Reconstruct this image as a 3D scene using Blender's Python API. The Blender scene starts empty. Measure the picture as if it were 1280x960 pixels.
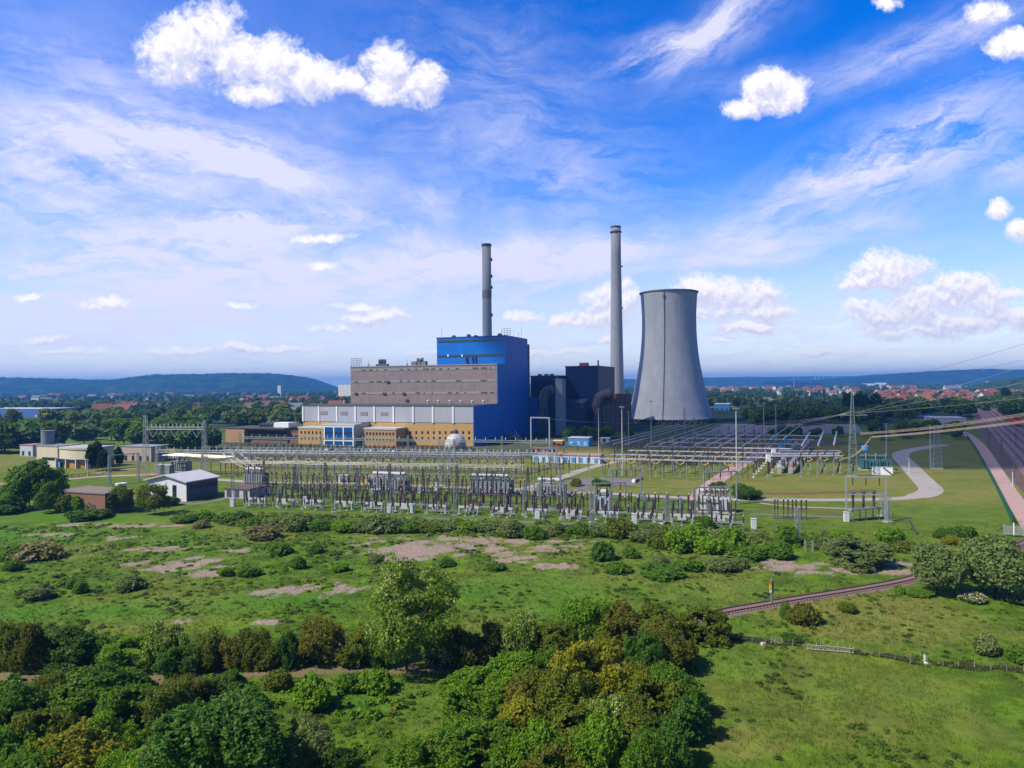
import bpy, math, random
import numpy as np
from mathutils import Vector, Matrix

# ------------------------------------------------------------------ camera geometry
F = 870.0            # focal length in photo pixels (photo 1280 x 960)
H = 35.0             # camera height, metres
ROLL = math.radians(0.5)
CR, SR = math.cos(ROLL), math.sin(ROLL)
def unroll(px, py):
    u, v = px - 640.0, py - 480.0
    return u * CR - v * SR, v * CR + u * SR
def G(px, py, z=0.0):
    """world x, y of the point at height z that the photo shows at px, py"""
    u, v = unroll(px, py)
    d = F * (H - z) / v
    return u / F * d, d
def ZT(px, py, d):
    """height of what shows at px, py if it stands d metres away"""
    u, v = unroll(px, py)
    return H - v * d / F
def XD(px, d, py=500):
    u, v = unroll(px, py)
    return u / F * d
def px_of(x, y, z=0.0):
    u, v = x / y * F, (H - z) / y * F
    return 640 + u * CR + v * SR, 480 + v * CR - u * SR

scene = bpy.context.scene
COL = scene.collection
rnd = random.Random(7)
NR = np.random.default_rng(11)

def lin(r, g, b):
    f = lambda c: (c / 255 / 12.92) if c / 255 <= 0.04045 else ((c / 255 + 0.055) / 1.055) ** 2.4
    return f(r), f(g), f(b)

# ------------------------------------------------------------------ value noise in numpy
_tab = np.random.default_rng(3).random((256, 256))
def vnoise(x, y):
    xi, yi = np.floor(x).astype(int), np.floor(y).astype(int)
    fx, fy = x - xi, y - yi
    fx, fy = fx * fx * (3 - 2 * fx), fy * fy * (3 - 2 * fy)
    g = lambda a, b: _tab[a & 255, b & 255]
    return (g(xi, yi) * (1 - fx) + g(xi + 1, yi) * fx) * (1 - fy) + (g(xi, yi + 1) * (1 - fx) + g(xi + 1, yi + 1) * fx) * fy
def fbm(x, y, oct=5, gain=0.5):
    x, y = np.asarray(x, float), np.asarray(y, float)
    a, s, t = 1.0, 0.0, 0.0
    for k in range(oct):
        s = s + a * vnoise(x * 2 ** k + 17.3 * k, y * 2 ** k + 5.1 * k); t += a; a *= gain
    return s / t
def sstep(a, b, x):
    t = np.clip((x - a) / (b - a), 0, 1)
    return t * t * (3 - 2 * t)

def hz(x, y):
    """ground height: rough meadow in front, level works area behind"""
    x, y = np.asarray(x, float), np.asarray(y, float)
    n = (fbm(x / 22 + 40, y / 22 + 40, 3) - 0.5) * 1.5 + (fbm(x / 5 + 9, y / 5 + 9, 3) - 0.5) * 0.45
    fade = 1 - sstep(150, 172, y)
    return n * fade
def hzf(x, y): return float(hz(np.array([x]), np.array([y]))[0])

# ------------------------------------------------------------------ node helper
class NT:
    def __init__(self, tree): self.t = tree; self.n = tree.nodes; self.l = tree.links
    def put(self, sock, v):
        if v is None: return
        if isinstance(v, bpy.types.NodeSocket): self.l.new(v, sock)
        elif isinstance(v, (tuple, list)):
            if sock.type == 'RGBA' and len(v) == 3: v = (*v, 1)
            sock.default_value = v
        else: sock.default_value = v
    def node(self, kind, **kw):
        n = self.n.new(kind)
        for k, v in kw.items(): setattr(n, k, v)
        return n
    def math(self, op, a, b=None, c=None, clamp=False):
        n = self.node('ShaderNodeMath', operation=op, use_clamp=clamp)
        for i, v in enumerate((a, b, c)): self.put(n.inputs[i], v)
        return n.outputs[0]
    def vec(self, op, a, b=None, s=None):
        n = self.node('ShaderNodeVectorMath', operation=op)
        self.put(n.inputs[0], a); self.put(n.inputs[1], b)
        if s is not None: self.put(n.inputs['Scale'], s)
        return n.outputs['Value'] if op in ('LENGTH', 'DOT_PRODUCT', 'DISTANCE') else n.outputs[0]
    def xyz(self, x, y, z=0.0):
        n = self.node('ShaderNodeCombineXYZ')
        for i, v in enumerate((x, y, z)): self.put(n.inputs[i], v)
        return n.outputs[0]
    def sep(self, v):
        n = self.node('ShaderNodeSeparateXYZ'); self.put(n.inputs[0], v); return n.outputs
    def noise(self, vec, scale, detail=4, rough=0.5, dist=0.0, dims='3D', color=False):
        n = self.node('ShaderNodeTexNoise', noise_dimensions=dims)
        self.put(n.inputs['Vector'], vec); self.put(n.inputs['Scale'], scale)
        self.put(n.inputs['Detail'], detail); self.put(n.inputs['Roughness'], rough); self.put(n.inputs['Distortion'], dist)
        return n.outputs['Color'] if color else n.outputs[0]
    def ramp(self, fac, lo, hi):
        n = self.node('ShaderNodeMapRange', interpolation_type='SMOOTHSTEP')
        self.put(n.inputs[0], fac); self.put(n.inputs[1], lo); self.put(n.inputs[2], hi)
        return n.outputs[0]
    def mix(self, fac, a, b, blend='MIX'):
        n = self.node('ShaderNodeMix', data_type='RGBA', blend_type=blend)
        self.put(n.inputs[0], fac); self.put(n.inputs[6], a); self.put(n.inputs[7], b)
        return n.outputs[2]
    def attr(self, name):
        n = self.node('ShaderNodeAttribute', attribute_name=name); return n.outputs['Fac']

def new_mat(name):
    m = bpy.data.materials.new(name); m.use_nodes = True
    m.node_tree.nodes.clear()
    return m, NT(m.node_tree)
def finish(m, t, surf):
    o = t.node('ShaderNodeOutputMaterial'); t.put(o.inputs[0], surf)
    return m
def principled(t, col, rough=0.7, metal=0.0, spec=0.4, normal=None):
    p = t.node('ShaderNodeBsdfPrincipled')
    t.put(p.inputs['Base Color'], col); t.put(p.inputs['Roughness'], rough); t.put(p.inputs['Metallic'], metal)
    t.put(p.inputs['Specular IOR Level'], spec)
    if normal is not None: t.put(p.inputs['Normal'], normal)
    return p.outputs[0]

_mats = {}
def M(name, rgb=None, rough=0.65, metal=0.0, var=0.16, scale=0.6, streak=0.0, spec=0.35, stain=None):
    """weathered plain surface: base colour with blotches, and rain streaks if asked"""
    if name in _mats: return _mats[name]
    m, t = new_mat(name)
    tc = t.node('ShaderNodeTexCoord').outputs['Object']
    n = t.noise(tc, scale, 6, 0.6)
    f = t.math('MULTIPLY_ADD', t.math('SUBTRACT', n, 0.5), var * 2.4, 1.0)
    if streak:
        sv = t.vec('MULTIPLY', tc, (1.3, 1.3, 0.06))
        s = t.ramp(t.noise(sv, 1.0, 5, 0.6), 0.48, 0.72)
        f = t.math('MULTIPLY', f, t.math('SUBTRACT', 1.0, t.math('MULTIPLY', s, streak)))
    col = t.mix(1.0, (*rgb, 1), t.xyz(f, f, f), 'MULTIPLY')
    if stain:
        s2 = t.ramp(t.noise(tc, scale * 0.45, 5, 0.65), 0.55, 0.75)
        col = t.mix(t.math('MULTIPLY', s2, 0.6), col, (*stain, 1))
    finish(m, t, principled(t, col, rough, metal, spec))
    _mats[name] = m
    return m

# ------------------------------------------------------------------ mesh builder
class MB:
    def __init__(self): self.v, self.f, self.mi = [], [], []
    def add(self, vs, fs, mi=0):
        o = len(self.v); self.v += [tuple(map(float, p)) for p in vs]
        for f in fs: self.f.append([i + o for i in f]); self.mi.append(mi)
        return self
    def box(self, x0, x1, y0, y1, z0, z1, mi=0):
        vs = [(x, y, z) for z in (z0, z1) for x, y in ((x0, y0), (x1, y0), (x1, y1), (x0, y1))]
        return self.add(vs, [(0, 3, 2, 1), (4, 5, 6, 7), (0, 1, 5, 4), (1, 2, 6, 5), (2, 3, 7, 6), (3, 0, 4, 7)], mi)
    def bar(self, p, q, w, mi=0): return self.tube(p, q, w * 0.7, w * 0.7, 4, mi)
    def tube(self, p, q, r0, r1=None, n=8, mi=0, caps=True):
        r1 = r0 if r1 is None else r1
        p, q = Vector(p), Vector(q); d = (q - p)
        if d.length < 1e-6: return self
        d.normalize()
        a = d.orthogonal().normalized() if abs(d.z) < 0.99 else Vector((1, 0, 0))
        b = d.cross(a).normalized(); a = b.cross(d)
        vs = []
        for c, r in ((p, r0), (q, r1)):
            for k in range(n):
                t = 2 * math.pi * (k + 0.5) / n
                vs.append(c + (a * math.cos(t) + b * math.sin(t)) * r)
        fs = [(k, (k + 1) % n, n + (k + 1) % n, n + k) for k in range(n)]
        if caps: fs += [tuple(range(n - 1, -1, -1)), tuple(range(n, 2 * n))]
        return self.add(vs, fs, mi)
    def path(self, pts, r, n=6, mi=0):
        pts = [Vector(p) for p in pts]; vs, fs = [], []
        for i, p in enumerate(pts):
            d = (pts[min(i + 1, len(pts) - 1)] - pts[max(i - 1, 0)]).normalized()
            a = d.cross(Vector((0, 0, 1)))
            a = a.normalized() if a.length > 1e-4 else Vector((1, 0, 0))
            b = a.cross(d)
            rr = r[i] if isinstance(r, (list, tuple)) else r
            for k in range(n):
                t = 2 * math.pi * k / n
                vs.append(p + (a * math.cos(t) + b * math.sin(t)) * rr)
        for i in range(len(pts) - 1):
            for k in range(n):
                fs.append((i * n + k, i * n + (k + 1) % n, (i + 1) * n + (k + 1) % n, (i + 1) * n + k))
        fs += [tuple(range(n - 1, -1, -1)), tuple(range((len(pts) - 1) * n, len(pts) * n))]
        return self.add(vs, fs, mi)
    def lathe(self, prof, n=10, c=(0, 0, 0), mi=0, cap=True):
        vs, fs = [], []
        for r, z in prof:
            for k in range(n):
                t = 2 * math.pi * k / n
                vs.append((c[0] + r * math.cos(t), c[1] + r * math.sin(t), c[2] + z))
        for i in range(len(prof) - 1):
            for k in range(n):
                fs.append((i * n + k, i * n + (k + 1) % n, (i + 1) * n + (k + 1) % n, (i + 1) * n + k))
        if cap: fs += [tuple(range(n - 1, -1, -1)), tuple(range((len(prof) - 1) * n, len(prof) * n))]
        return self.add(vs, fs, mi)
    def prism(self, poly, z0, z1, mi=0):
        n = len(poly)
        vs = [(x, y, z0) for x, y in poly] + [(x, y, z1) for x, y in poly]
        fs = [tuple(range(n - 1, -1, -1)), tuple(range(n, 2 * n))] + [(k, (k + 1) % n, n + (k + 1) % n, n + k) for k in range(n)]
        return self.add(vs, fs, mi)
    def lattice(self, p, q, w0, w1, panels, leg=0.14, brace=0.07, mi=0):
        """four-legged braced column from p to q"""
        p, q = Vector(p), Vector(q); d = (q - p).normalized()
        a = Vector((1, 0, 0)) if abs(d.x) < 0.7 else Vector((0, 1, 0))
        a = (a - d * a.dot(d)).normalized(); b = d.cross(a)
        cor = lambda t, k: p.lerp(q, t) + (a * (1 if k in (0, 1) else -1) + b * (1 if k in (0, 3) else -1)) * ((w0 + (w1 - w0) * t) / 2)
        for k in range(4): self.tube(cor(0, k), cor(1, k), leg / 2, leg / 2, 4, mi)
        for i in range(panels):
            t0, t1 = i / panels, (i + 1) / panels
            for k in range(4):
                m = (k + 1) % 4
                if i % 2: self.tube(cor(t0, k), cor(t1, m), brace / 2, brace / 2, 3, mi, False)
                else: self.tube(cor(t0, m), cor(t1, k), brace / 2, brace / 2, 3, mi, False)
                self.tube(cor(t1, k), cor(t1, m), brace / 2, brace / 2, 3, mi, False)
        return self
    def mesh(self, name, mats, smooth=False):
        me = bpy.data.meshes.new(name)
        me.from_pydata(self.v, [], self.f)
        for m in (mats if isinstance(mats, (list, tuple)) else [mats]): me.materials.append(m)
        me.polygons.foreach_set('material_index', self.mi)
        if smooth: me.polygons.foreach_set('use_smooth', [True] * len(self.f))
        me.update()
        return me
    def build(self, name, mats, parent=None, smooth=False, loc=None, rz=None):
        return link(name, self.mesh(name, mats, smooth), parent, loc, rz)

def link(name, me, parent=None, loc=None, rz=None):
    o = bpy.data.objects.new(name, me); COL.objects.link(o)
    if parent is not None: o.parent = parent
    if loc is not None: o.location = loc
    if rz is not None: o.rotation_euler = (0, 0, rz)
    return o
def tag(o, label, cat, group=None):
    o['label'] = label; o['category'] = cat
    if group: o['group'] = group
    return o
def thing(name, label, cat, loc=(0, 0, 0), rz=0.0, group=None):
    o = bpy.data.objects.new(name, None); COL.objects.link(o)
    o.empty_display_size = 0.5
    o.location = loc; o.rotation_euler = (0, 0, rz)
    return tag(o, label, cat, group)
def kind(o, k): o['kind'] = k; return o
def dup(o, loc=None, rz=None, label=None, group=None, scale=None):
    c = o.copy(); COL.objects.link(c)
    if loc is not None: c.location = loc
    if rz is not None: c.rotation_euler = (0, 0, rz)
    if scale is not None: c.scale = scale
    if label: c['label'] = label
    if group: c['group'] = group
    for ch in list(o.children):
        d = ch.copy(); COL.objects.link(d); d.parent = c
        for g in list(ch.children):
            e = g.copy(); COL.objects.link(e); e.parent = d
    return c
_ORD = ('zeroth first second third fourth fifth sixth seventh eighth ninth tenth eleventh twelfth thirteenth fourteenth fifteenth sixteenth seventeenth '
        'eighteenth nineteenth twentieth twenty-first twenty-second twenty-third twenty-fourth twenty-fifth twenty-sixth twenty-seventh twenty-eighth '
        'twenty-ninth thirtieth thirty-first thirty-second thirty-third thirty-fourth thirty-fifth thirty-sixth thirty-seventh thirty-eighth thirty-ninth fortieth '
        'forty-first forty-second forty-third forty-fourth forty-fifth forty-sixth forty-seventh forty-eighth forty-ninth fiftieth').split()
# ------------------------------------------------------------------ camera, sun, sky
cam_d = bpy.data.cameras.new('camera'); cam = bpy.data.objects.new('camera', cam_d); COL.objects.link(cam)
cam_d.sensor_width = 36.0; cam_d.lens = F / 1280 * 36.0; cam_d.clip_start = 0.5; cam_d.clip_end = 60000
R = Vector((CR, 0, -SR)); U = Vector((SR, 0, CR)); B = Vector((0, -1, 0))
cam.matrix_world = Matrix(((R.x, U.x, B.x, 0), (R.y, U.y, B.y, 0), (R.z, U.z, B.z, H), (0, 0, 0, 1)))
scene.camera = cam

SUN_EL = math.radians(47)
SUN_AZ = Vector((-0.90, -0.43)).normalized()
sdir = Vector((SUN_AZ.x * math.cos(SUN_EL), SUN_AZ.y * math.cos(SUN_EL), math.sin(SUN_EL)))
sl = bpy.data.lights.new('sun', 'SUN'); sl.energy = 5.0; sl.angle = math.radians(0.53); sl.color = (1.0, 0.94, 0.82)
so = bpy.data.objects.new('sun', sl); COL.objects.link(so)
so.rotation_euler = sdir.to_track_quat('Z', 'Y').to_euler(); so.location = (-200, -100, 300)

scene.view_settings.view_transform = 'Standard'; scene.view_settings.look = 'None'
scene.view_settings.exposure = 0.30; scene.view_settings.gamma = 1.0; scene.view_settings.use_curve_mapping = False
cy = scene.cycles
cy.use_denoising = True; cy.denoiser = 'OPENIMAGEDENOISE'
cy.max_bounces = 5; cy.diffuse_bounces = 2; cy.glossy_bounces = 2; cy.transmission_bounces = 4; cy.volume_bounces = 0; cy.transparent_max_bounces = 8
cy.caustics_reflective = False; cy.caustics_refractive = False
cy.use_adaptive_sampling = True; cy.adaptive_threshold = 0.012

world = bpy.data.worlds.new('World'); scene.world = world; world.use_nodes = True
world.node_tree.nodes.clear()
w = NT(world.node_tree)
wout = w.node('ShaderNodeOutputWorld'); bg = w.node('ShaderNodeBackground')
w.l.new(bg.outputs[0], wout.inputs[0]); bg.inputs[1].default_value = 0.080
sky = w.node('ShaderNodeTexSky', sky_type='NISHITA'); sky.sun_disc = False
sky.sun_elevation = SUN_EL; sky.sun_rotation = math.atan2(SUN_AZ.x, SUN_AZ.y)
sky.altitude = 200; sky.air_density = 1.0; sky.dust_density = 0.6; sky.ozone_density = 1.6

dirv = w.node('ShaderNodeTexCoord').outputs['Generated']
dx, dy, dz = w.sep(dirv)
dyc = w.math('MAXIMUM', dy, 0.03)
P = w.xyz(w.math('DIVIDE', dx, dyc), w.math('DIVIDE', dz, dyc), 0.0)     # tangent of azimuth and elevation
front = w.ramp(dy, 0.05, 0.25)
deep = w.math('MAXIMUM', w.ramp(dz, 0.50, 0.72), w.ramp(dy, 0.25, -0.15))  # mask of the sky above and behind the view, dimmed to lower the fill

def sky_pt(px, py):
    u, v = unroll(px, py); return u / F, -v / F
# --- cumulus: heaps given by azimuth and elevation of their lobes
CUMULUS = [  # px, py, rx, ry
    (222, 62, 46, 42), (262, 40, 42, 40), (300, 75, 44, 34), (345, 82, 46, 38), (385, 95, 44, 28), (325, 118, 42, 16), (430, 104, 34, 16),
    (488, 86, 34, 34), (520, 104, 32, 26), (478, 116, 34, 16),
    (962, 112, 34, 24), (988, 116, 28, 20), (935, 136, 28, 14), (962, 130, 32, 15), (1268, 55, 40, 17), (1112, 2, 20, 10), (1235, 12, 26, 16),
    (1112, 340, 58, 26), (1085, 353, 42, 14), (1200, 370, 44, 28), (1232, 380, 32, 24), (1165, 378, 56, 26), (1080, 388, 28, 16), (1120, 394, 70, 16), (1200, 402, 70, 16), (1150, 412, 90, 10), (1268, 395, 28, 16),
    (870, 355, 30, 17), (905, 370, 48, 22), (950, 372, 30, 27), (900, 388, 64, 14), (960, 388, 30, 12), (935, 408, 56, 9), (900, 425, 24, 5),
    (765, 378, 34, 24), (750, 396, 46, 14), (784, 372, 14, 22), (715, 402, 34, 9), (655, 395, 26, 9), (760, 425, 14, 7),
    (1252, 262, 18, 14), (1275, 285, 18, 14), (1262, 368, 22, 9), (1275, 402, 26, 14),
    (400, 297, 44, 8), (405, 331, 30, 8), (135, 382, 36, 11), (35, 372, 26, 6), (55, 424, 32, 9), (445, 384, 40, 7), (470, 396, 44, 11), (415, 410, 30, 7),
    (300, 385, 24, 6), (330, 437, 90, 7), (560, 440, 60, 6), (1040, 440, 90, 7), (225, 440, 60, 7), (85, 440, 60, 6), (1150, 420, 90, 7), (690, 440, 60, 5)]
grp = bpy.data.node_groups.new('cumulus_heaps', 'ShaderNodeTree')
grp.interface.new_socket('Vector', in_out='INPUT', socket_type='NodeSocketVector')
grp.interface.new_socket('Value', in_out='OUTPUT', socket_type='NodeSocketFloat')
g = NT(grp); gi = g.node('NodeGroupInput'); go = g.node('NodeGroupOutput')
acc = None
for px, py, rx, ry in CUMULUS:
    cx, cz = sky_pt(px, py)
    d = g.vec('MULTIPLY', g.vec('SUBTRACT', gi.outputs[0], (cx, cz, 0)), (F / rx, F / ry, 0))
    top = 1.0 if ry > 11 else (0.85 if ry > 8.5 else 0.5)
    e = g.math('SUBTRACT', top, g.vec('DOT_PRODUCT', d, d))
    acc = e if acc is None else g.math('SMOOTH_MAX', acc, e, 0.25)
g.l.new(acc, go.inputs[0])
def heaps(vec):
    n = w.node('ShaderNodeGroup'); n.node_tree = grp; w.put(n.inputs[0], vec); return n.outputs[0]
warp = w.vec('SUBTRACT', w.noise(P, 16.0, 4, 0.6, color=True), (0.5, 0.5, 0.5))
Pw = w.vec('ADD', P, w.vec('SCALE', warp, s=0.035))
def puff(vec):
    a = w.math('MULTIPLY', w.math('SUBTRACT', w.noise(vec, 24.0, 10, 0.68, dims='2D'), 0.5), 2.7)
    b = w.math('MULTIPLY', w.math('SUBTRACT', w.noise(vec, 80.0, 5, 0.62, dims='2D'), 0.5), 1.3)
    return w.math('ADD', a, b)
h0 = w.math('MAXIMUM', heaps(Pw), -1.5)
n0 = puff(Pw)
stepv = w.math('MULTIPLY_ADD', w.math('MAXIMUM', w.math('DIVIDE', dz, dyc), 0.0), 0.030, 0.005)
Pu = w.vec('ADD', Pw, w.vec('SCALE', w.xyz(-0.35, 1.0, 0.0), s=stepv))
hU = w.math('MAXIMUM', heaps(Pu), -1.5); nU = puff(Pu)
d0 = w.math('ADD', h0, n0)
cum_a = w.math('MULTIPLY', w.ramp(d0, -0.60, 0.85), front)
lit = w.math('ADD', w.math('MULTIPLY', w.math('SUBTRACT', h0, hU), 0.9), w.math('MULTIPLY', w.math('SUBTRACT', n0, nU), 0.85))
thin = w.ramp(d0, 1.6, 0.1)            # thin edges scatter light through
cum_l = w.math('MAXIMUM', w.ramp(lit, -0.95, 0.75), w.math('MULTIPLY', thin, 0.45))
cum_c = w.mix(cum_l, (5.9, 6.2, 9.2), (11.4, 11.0, 11.3))

# --- cirrus: combed fibres on a high sheet, thick in bands and thin elsewhere
den = w.math('ADD', w.math('MAXIMUM', dz, 0.0), 0.10)
Q = w.xyz(w.math('DIVIDE', dx, den), w.math('DIVIDE', dy, den), 0.0)
qw = w.vec('SUBTRACT', w.noise(Q, 0.55, 3, 0.5, color=True), (0.5, 0.5, 0.5))
Q2 = w.vec('ADD', Q, w.vec('SCALE', qw, s=1.3))
fib = w.noise(w.vec('MULTIPLY', Q2, (2.1, 0.55, 1)), 1.6, 10, 0.62)
clump = w.noise(w.vec('ADD', Q2, (3.7, 1.9, 0)), 0.9, 8, 0.6)
CIRRUS = [  # px, py, half length, half width, angle (deg, up to the right), weight
    (842, 60, 66, 17, 20, 1.7), (905, 28, 70, 22, 38, 1.1), (1120, 200, 150, 38, 24, 1.25), (1040, 235, 60, 20, 10, .5),
    (100, 120, 230, 60, -14, .42), (70, 150, 160, 22, -12, .5), (60, 225, 170, 60, -5, .80), (230, 185, 150, 28, -14, .95), (280, 285, 140, 24, 2, 1.15), (340, 215, 120, 18, -8, .55),
    (120, 345, 330, 42, 0, .80), (420, 345, 260, 34, 3, .6), (640, 322, 160, 18, 7, .7), (470, 280, 70, 12, -22, .5), (540, 255, 30, 12, -30, .45),
    (900, 296, 240, 13, 4, .55), (960, 318, 170, 11, 4, .5), (720, 325, 130, 24, 4, .6), (690, 215, 150, 60, -10, .42), (600, 110, 120, 90, 0, .30),
    (1130, 62, 120, 22, 24, .55), (1215, 30, 80, 22, 20, .5), (1265, 205, 60, 22, 10, .75), (980, 95, 120, 16, 10, .25), (700, 405, 900, 60, 0, .42), (1100, 420, 400, 55, 0, .35), (200, 425, 500, 45, 0, .55)]
cir = None
for px, py, a, b, ang, wt in CIRRUS:
    cx, cz = sky_pt(px, py); th = math.radians(ang)
    rel = w.vec('SUBTRACT', Pw, (cx, cz, 0))
    uu = w.math('MULTIPLY', w.vec('DOT_PRODUCT', rel, (math.cos(th), math.sin(th), 0)), F / a / 1.25)
    vv = w.math('MULTIPLY', w.vec('DOT_PRODUCT', rel, (-math.sin(th), math.cos(th), 0)), F / b / 1.25)
    r2 = w.math('ADD', w.math('MULTIPLY', uu, uu), w.math('MULTIPLY', vv, vv))
    e = w.math('MULTIPLY', w.math('EXPONENT', w.math('MULTIPLY', r2, -1.0)), wt)
    sd = len(CIRRUS) and (px * .37 + py * .11)
    nz2 = w.noise(w.xyz(w.math('MULTIPLY_ADD', w.math('ADD', uu, w.math('MULTIPLY', w.math('SUBTRACT', clump, 0.5), 1.6)), a / 150.0, sd), w.math('MULTIPLY_ADD', w.math('ADD', vv, w.math('MULTIPLY', w.math('SUBTRACT', clump, 0.5), 2.4)), b / 34.0, sd), 0), 1.25, 8, 0.66, dims='2D')
    e = w.math('MULTIPLY', e, w.ramp(nz2, 0.28, 0.70))
    cir = e if cir is None else w.math('ADD', cir, e)
cir = w.math('MULTIPLY', cir, front)
cir = w.math('ADD', cir, w.math('MULTIPLY', w.ramp(dx, 0.15, -0.5), 0.16))
tex = w.math('ADD', w.math('MULTIPLY', w.ramp(fib, 0.34, 0.70), 0.50), 0.72)
cir_a = w.math('MULTIPLY', w.math('MULTIPLY', cir, tex), w.math('MULTIPLY_ADD', deep, -0.8, 0.98))
cir_a = w.math('ADD', cir_a, w.math('MULTIPLY', w.math('MULTIPLY', w.ramp(fib, 0.45, 0.8), w.ramp(clump, 0.4, 0.7)), 0.12))
cir_a = w.math('MINIMUM', cir_a, 0.93)
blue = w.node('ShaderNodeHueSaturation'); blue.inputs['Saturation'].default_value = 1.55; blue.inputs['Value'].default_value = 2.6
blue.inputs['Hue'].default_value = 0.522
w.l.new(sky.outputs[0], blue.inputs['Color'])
# sky brightened in view, dimmed overhead and behind the camera to cut ambient fill
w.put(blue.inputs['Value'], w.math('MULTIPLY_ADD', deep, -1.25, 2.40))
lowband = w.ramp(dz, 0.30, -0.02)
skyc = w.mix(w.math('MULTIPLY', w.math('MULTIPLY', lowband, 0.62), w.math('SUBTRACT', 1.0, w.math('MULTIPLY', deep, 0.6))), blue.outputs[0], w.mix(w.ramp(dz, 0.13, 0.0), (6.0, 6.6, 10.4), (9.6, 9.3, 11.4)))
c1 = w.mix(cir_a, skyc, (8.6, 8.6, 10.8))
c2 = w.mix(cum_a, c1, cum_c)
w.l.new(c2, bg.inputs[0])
world.cycles.sampling_method = 'MANUAL'; world.cycles.sample_map_resolution = 512
# ------------------------------------------------------------------ ground sheet with its zones
def steps(*segs):
    out = [segs[0][0]]
    for a, b, s0, s1 in segs:
        x = a
        while x < b - 1e-6:
            t = (x - a) / (b - a); x = min(b, x + s0 + (s1 - s0) * t); out.append(x)
    return np.array(out)
ys = np.concatenate([[-400, -150, -40, 0, 20], steps((40, 235, 0.65, 0.8), (235, 440, 1.6, 2.6), (440, 1300, 6, 40), (1300, 16000, 60, 1500))])
xp = steps((0, 150, 0.8, 0.9), (150, 400, 2.0, 12), (400, 1500, 25, 120), (1500, 13000, 250, 2500))
xs = np.concatenate([-xp[::-1], xp[1:]])
GX, GY = np.meshgrid(xs, ys)
gx, gy = GX.ravel(), GY.ravel()
gz = hz(gx, gy)

GRAVEL_ON = [1]
def patch(px, py, rx, ry):
    """soft ellipse on the ground, from its size in the photo"""
    rx, ry = (rx * 1.0, ry * .95) if len(GRAVEL_ON) else (rx, ry)
    x, y = G(px, py); sx = rx * y / F; sy = ry * y * y / (F * H)
    return 1 - ((gx - x) / sx) ** 2 - ((gy - y) / sy) ** 2
def strip(pts, wd):
    """1 inside a ribbon along photo points, falling to below 0 outside"""
    best = np.full(gx.shape, -9.0)
    q = [G(*p) for p in pts]
    for (ax, ay), (bx, by) in zip(q, q[1:]):
        ux, uy = bx - ax, by - ay; L = ux * ux + uy * uy
        t = np.clip(((gx - ax) * ux + (gy - ay) * uy) / L, 0, 1)
        best = np.maximum(best, 1 - np.hypot(gx - ax - t * ux, gy - ay - t * uy) / wd)
    return best
n1 = fbm(gx / 2.3, gy / 2.3, 4); n2 = fbm(gx / 9 + 5, gy / 9 + 5, 4); n3 = fbm(gx / 30 + 70, gy / 30 + 20, 4)
GRAVEL = [(235, 704, 66, 11), (205, 687, 50, 4), (268, 712, 30, 9), (420, 735, 44, 10), (350, 740, 36, 7), (540, 681, 92, 14), (500, 694, 40, 8), (600, 688, 40, 9), (690, 686, 40, 5),
          (1000, 712, 62, 9), (960, 702, 40, 5), (1085, 714, 55, 5), (1130, 706, 30, 4), (700, 708, 30, 5), (640, 700, 36, 5), (330, 780, 20, 4), (228, 775, 16, 4),
          (105, 655, 40, 3), (150, 672, 30, 3), (62, 668, 40, 2.5), (190, 657, 50, 2.5), (118, 903, 18, 9), (640, 675, 30, 4), (720, 678, 46, 4), (310, 690, 36, 3), (890, 676, 20, 6), (905, 692, 30, 4)]
grav = np.full(gx.shape, -9.0)
for p in GRAVEL: grav = np.maximum(grav, patch(*p))
GRAVEL_ON.clear()
grav = sstep(-0.25, 0.75, grav * 0.7 + (n1 - 0.5) * 2.6 + (n2 - 0.5) * 1.2)
track = sstep(0.0, 0.5, strip([(-40, 846), (60, 845), (180, 846), (330, 842), (450, 837), (590, 828)], 1.6) + (n1 - 0.5) * 1.6)
# 0 rough lush meadow ... 1 dry grass
dry = np.clip((n3 - 0.42) * 1.3 + (n2 - 0.5) * 0.8, 0, 0.6)
for px, py, rx, ry, k in [(1100, 775, 190, 40, .75), (1000, 860, 300, 40, .34), (1040, 900, 100, 40, .4), (930, 925, 80, 25, .55), (60, 690, 90, 14, .6), (330, 672, 60, 8, .6), (300, 660, 50, 8, .5), (660, 690, 120, 16, .45),
                          (1030, 668, 90, 9, .6), (930, 750, 60, 16, .35), (1180, 640, 80, 12, .35), (560, 720, 200, 14, .2)]:
    dry = np.maximum(dry, k * sstep(-0.2, 0.8, patch(px, py, rx, ry) + (n2 - 0.5) * 1.6 + (n1 - 0.5) * 0.7))
lush_ = np.zeros(gx.shape)
for px, py, rx, ry in [(150, 643, 190, 12), (60, 668, 90, 9), (330, 752, 170, 12), (130, 765, 190, 12), (650, 738, 150, 18), (890, 738, 70, 10), (470, 870, 110, 26), (900, 830, 60, 18), (1195, 655, 70, 14), (250, 672, 90, 8), (700, 760, 120, 10)]:
    lush_ = np.maximum(lush_, sstep(-0.2, 0.7, patch(px, py, rx, ry) + (n2 - 0.5) * 2.0 + (n1 - 0.5) * 0.8))
yard = sstep(0, 0.4, np.minimum(gy - 0.0 - (186 - 0.12 * gx) , 1) )
lawn = np.where(gy > 168 - 0.22 * gx, 1.0, 0.0) * np.where(gy < 420, 1.0, 0.0)
dryyard = lawn * sstep(222, 238, gy + 0.28 * gx) * (0.62 + (n2 - 0.5) * 0.9 + (n3 - 0.5) * 0.6)
dry = np.clip(np.where(lawn > 0, np.maximum(dryyard, dry * 0.25), dry), 0, 1)
brown = sstep(0.0, 0.5, np.maximum(strip([(955, 617), (1000, 617), (1060, 615), (1090, 613)], 3.2), strip([(640, 563), (760, 560), (700, 558)], 9)) + (n1 - 0.5) * 1.2)
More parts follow.
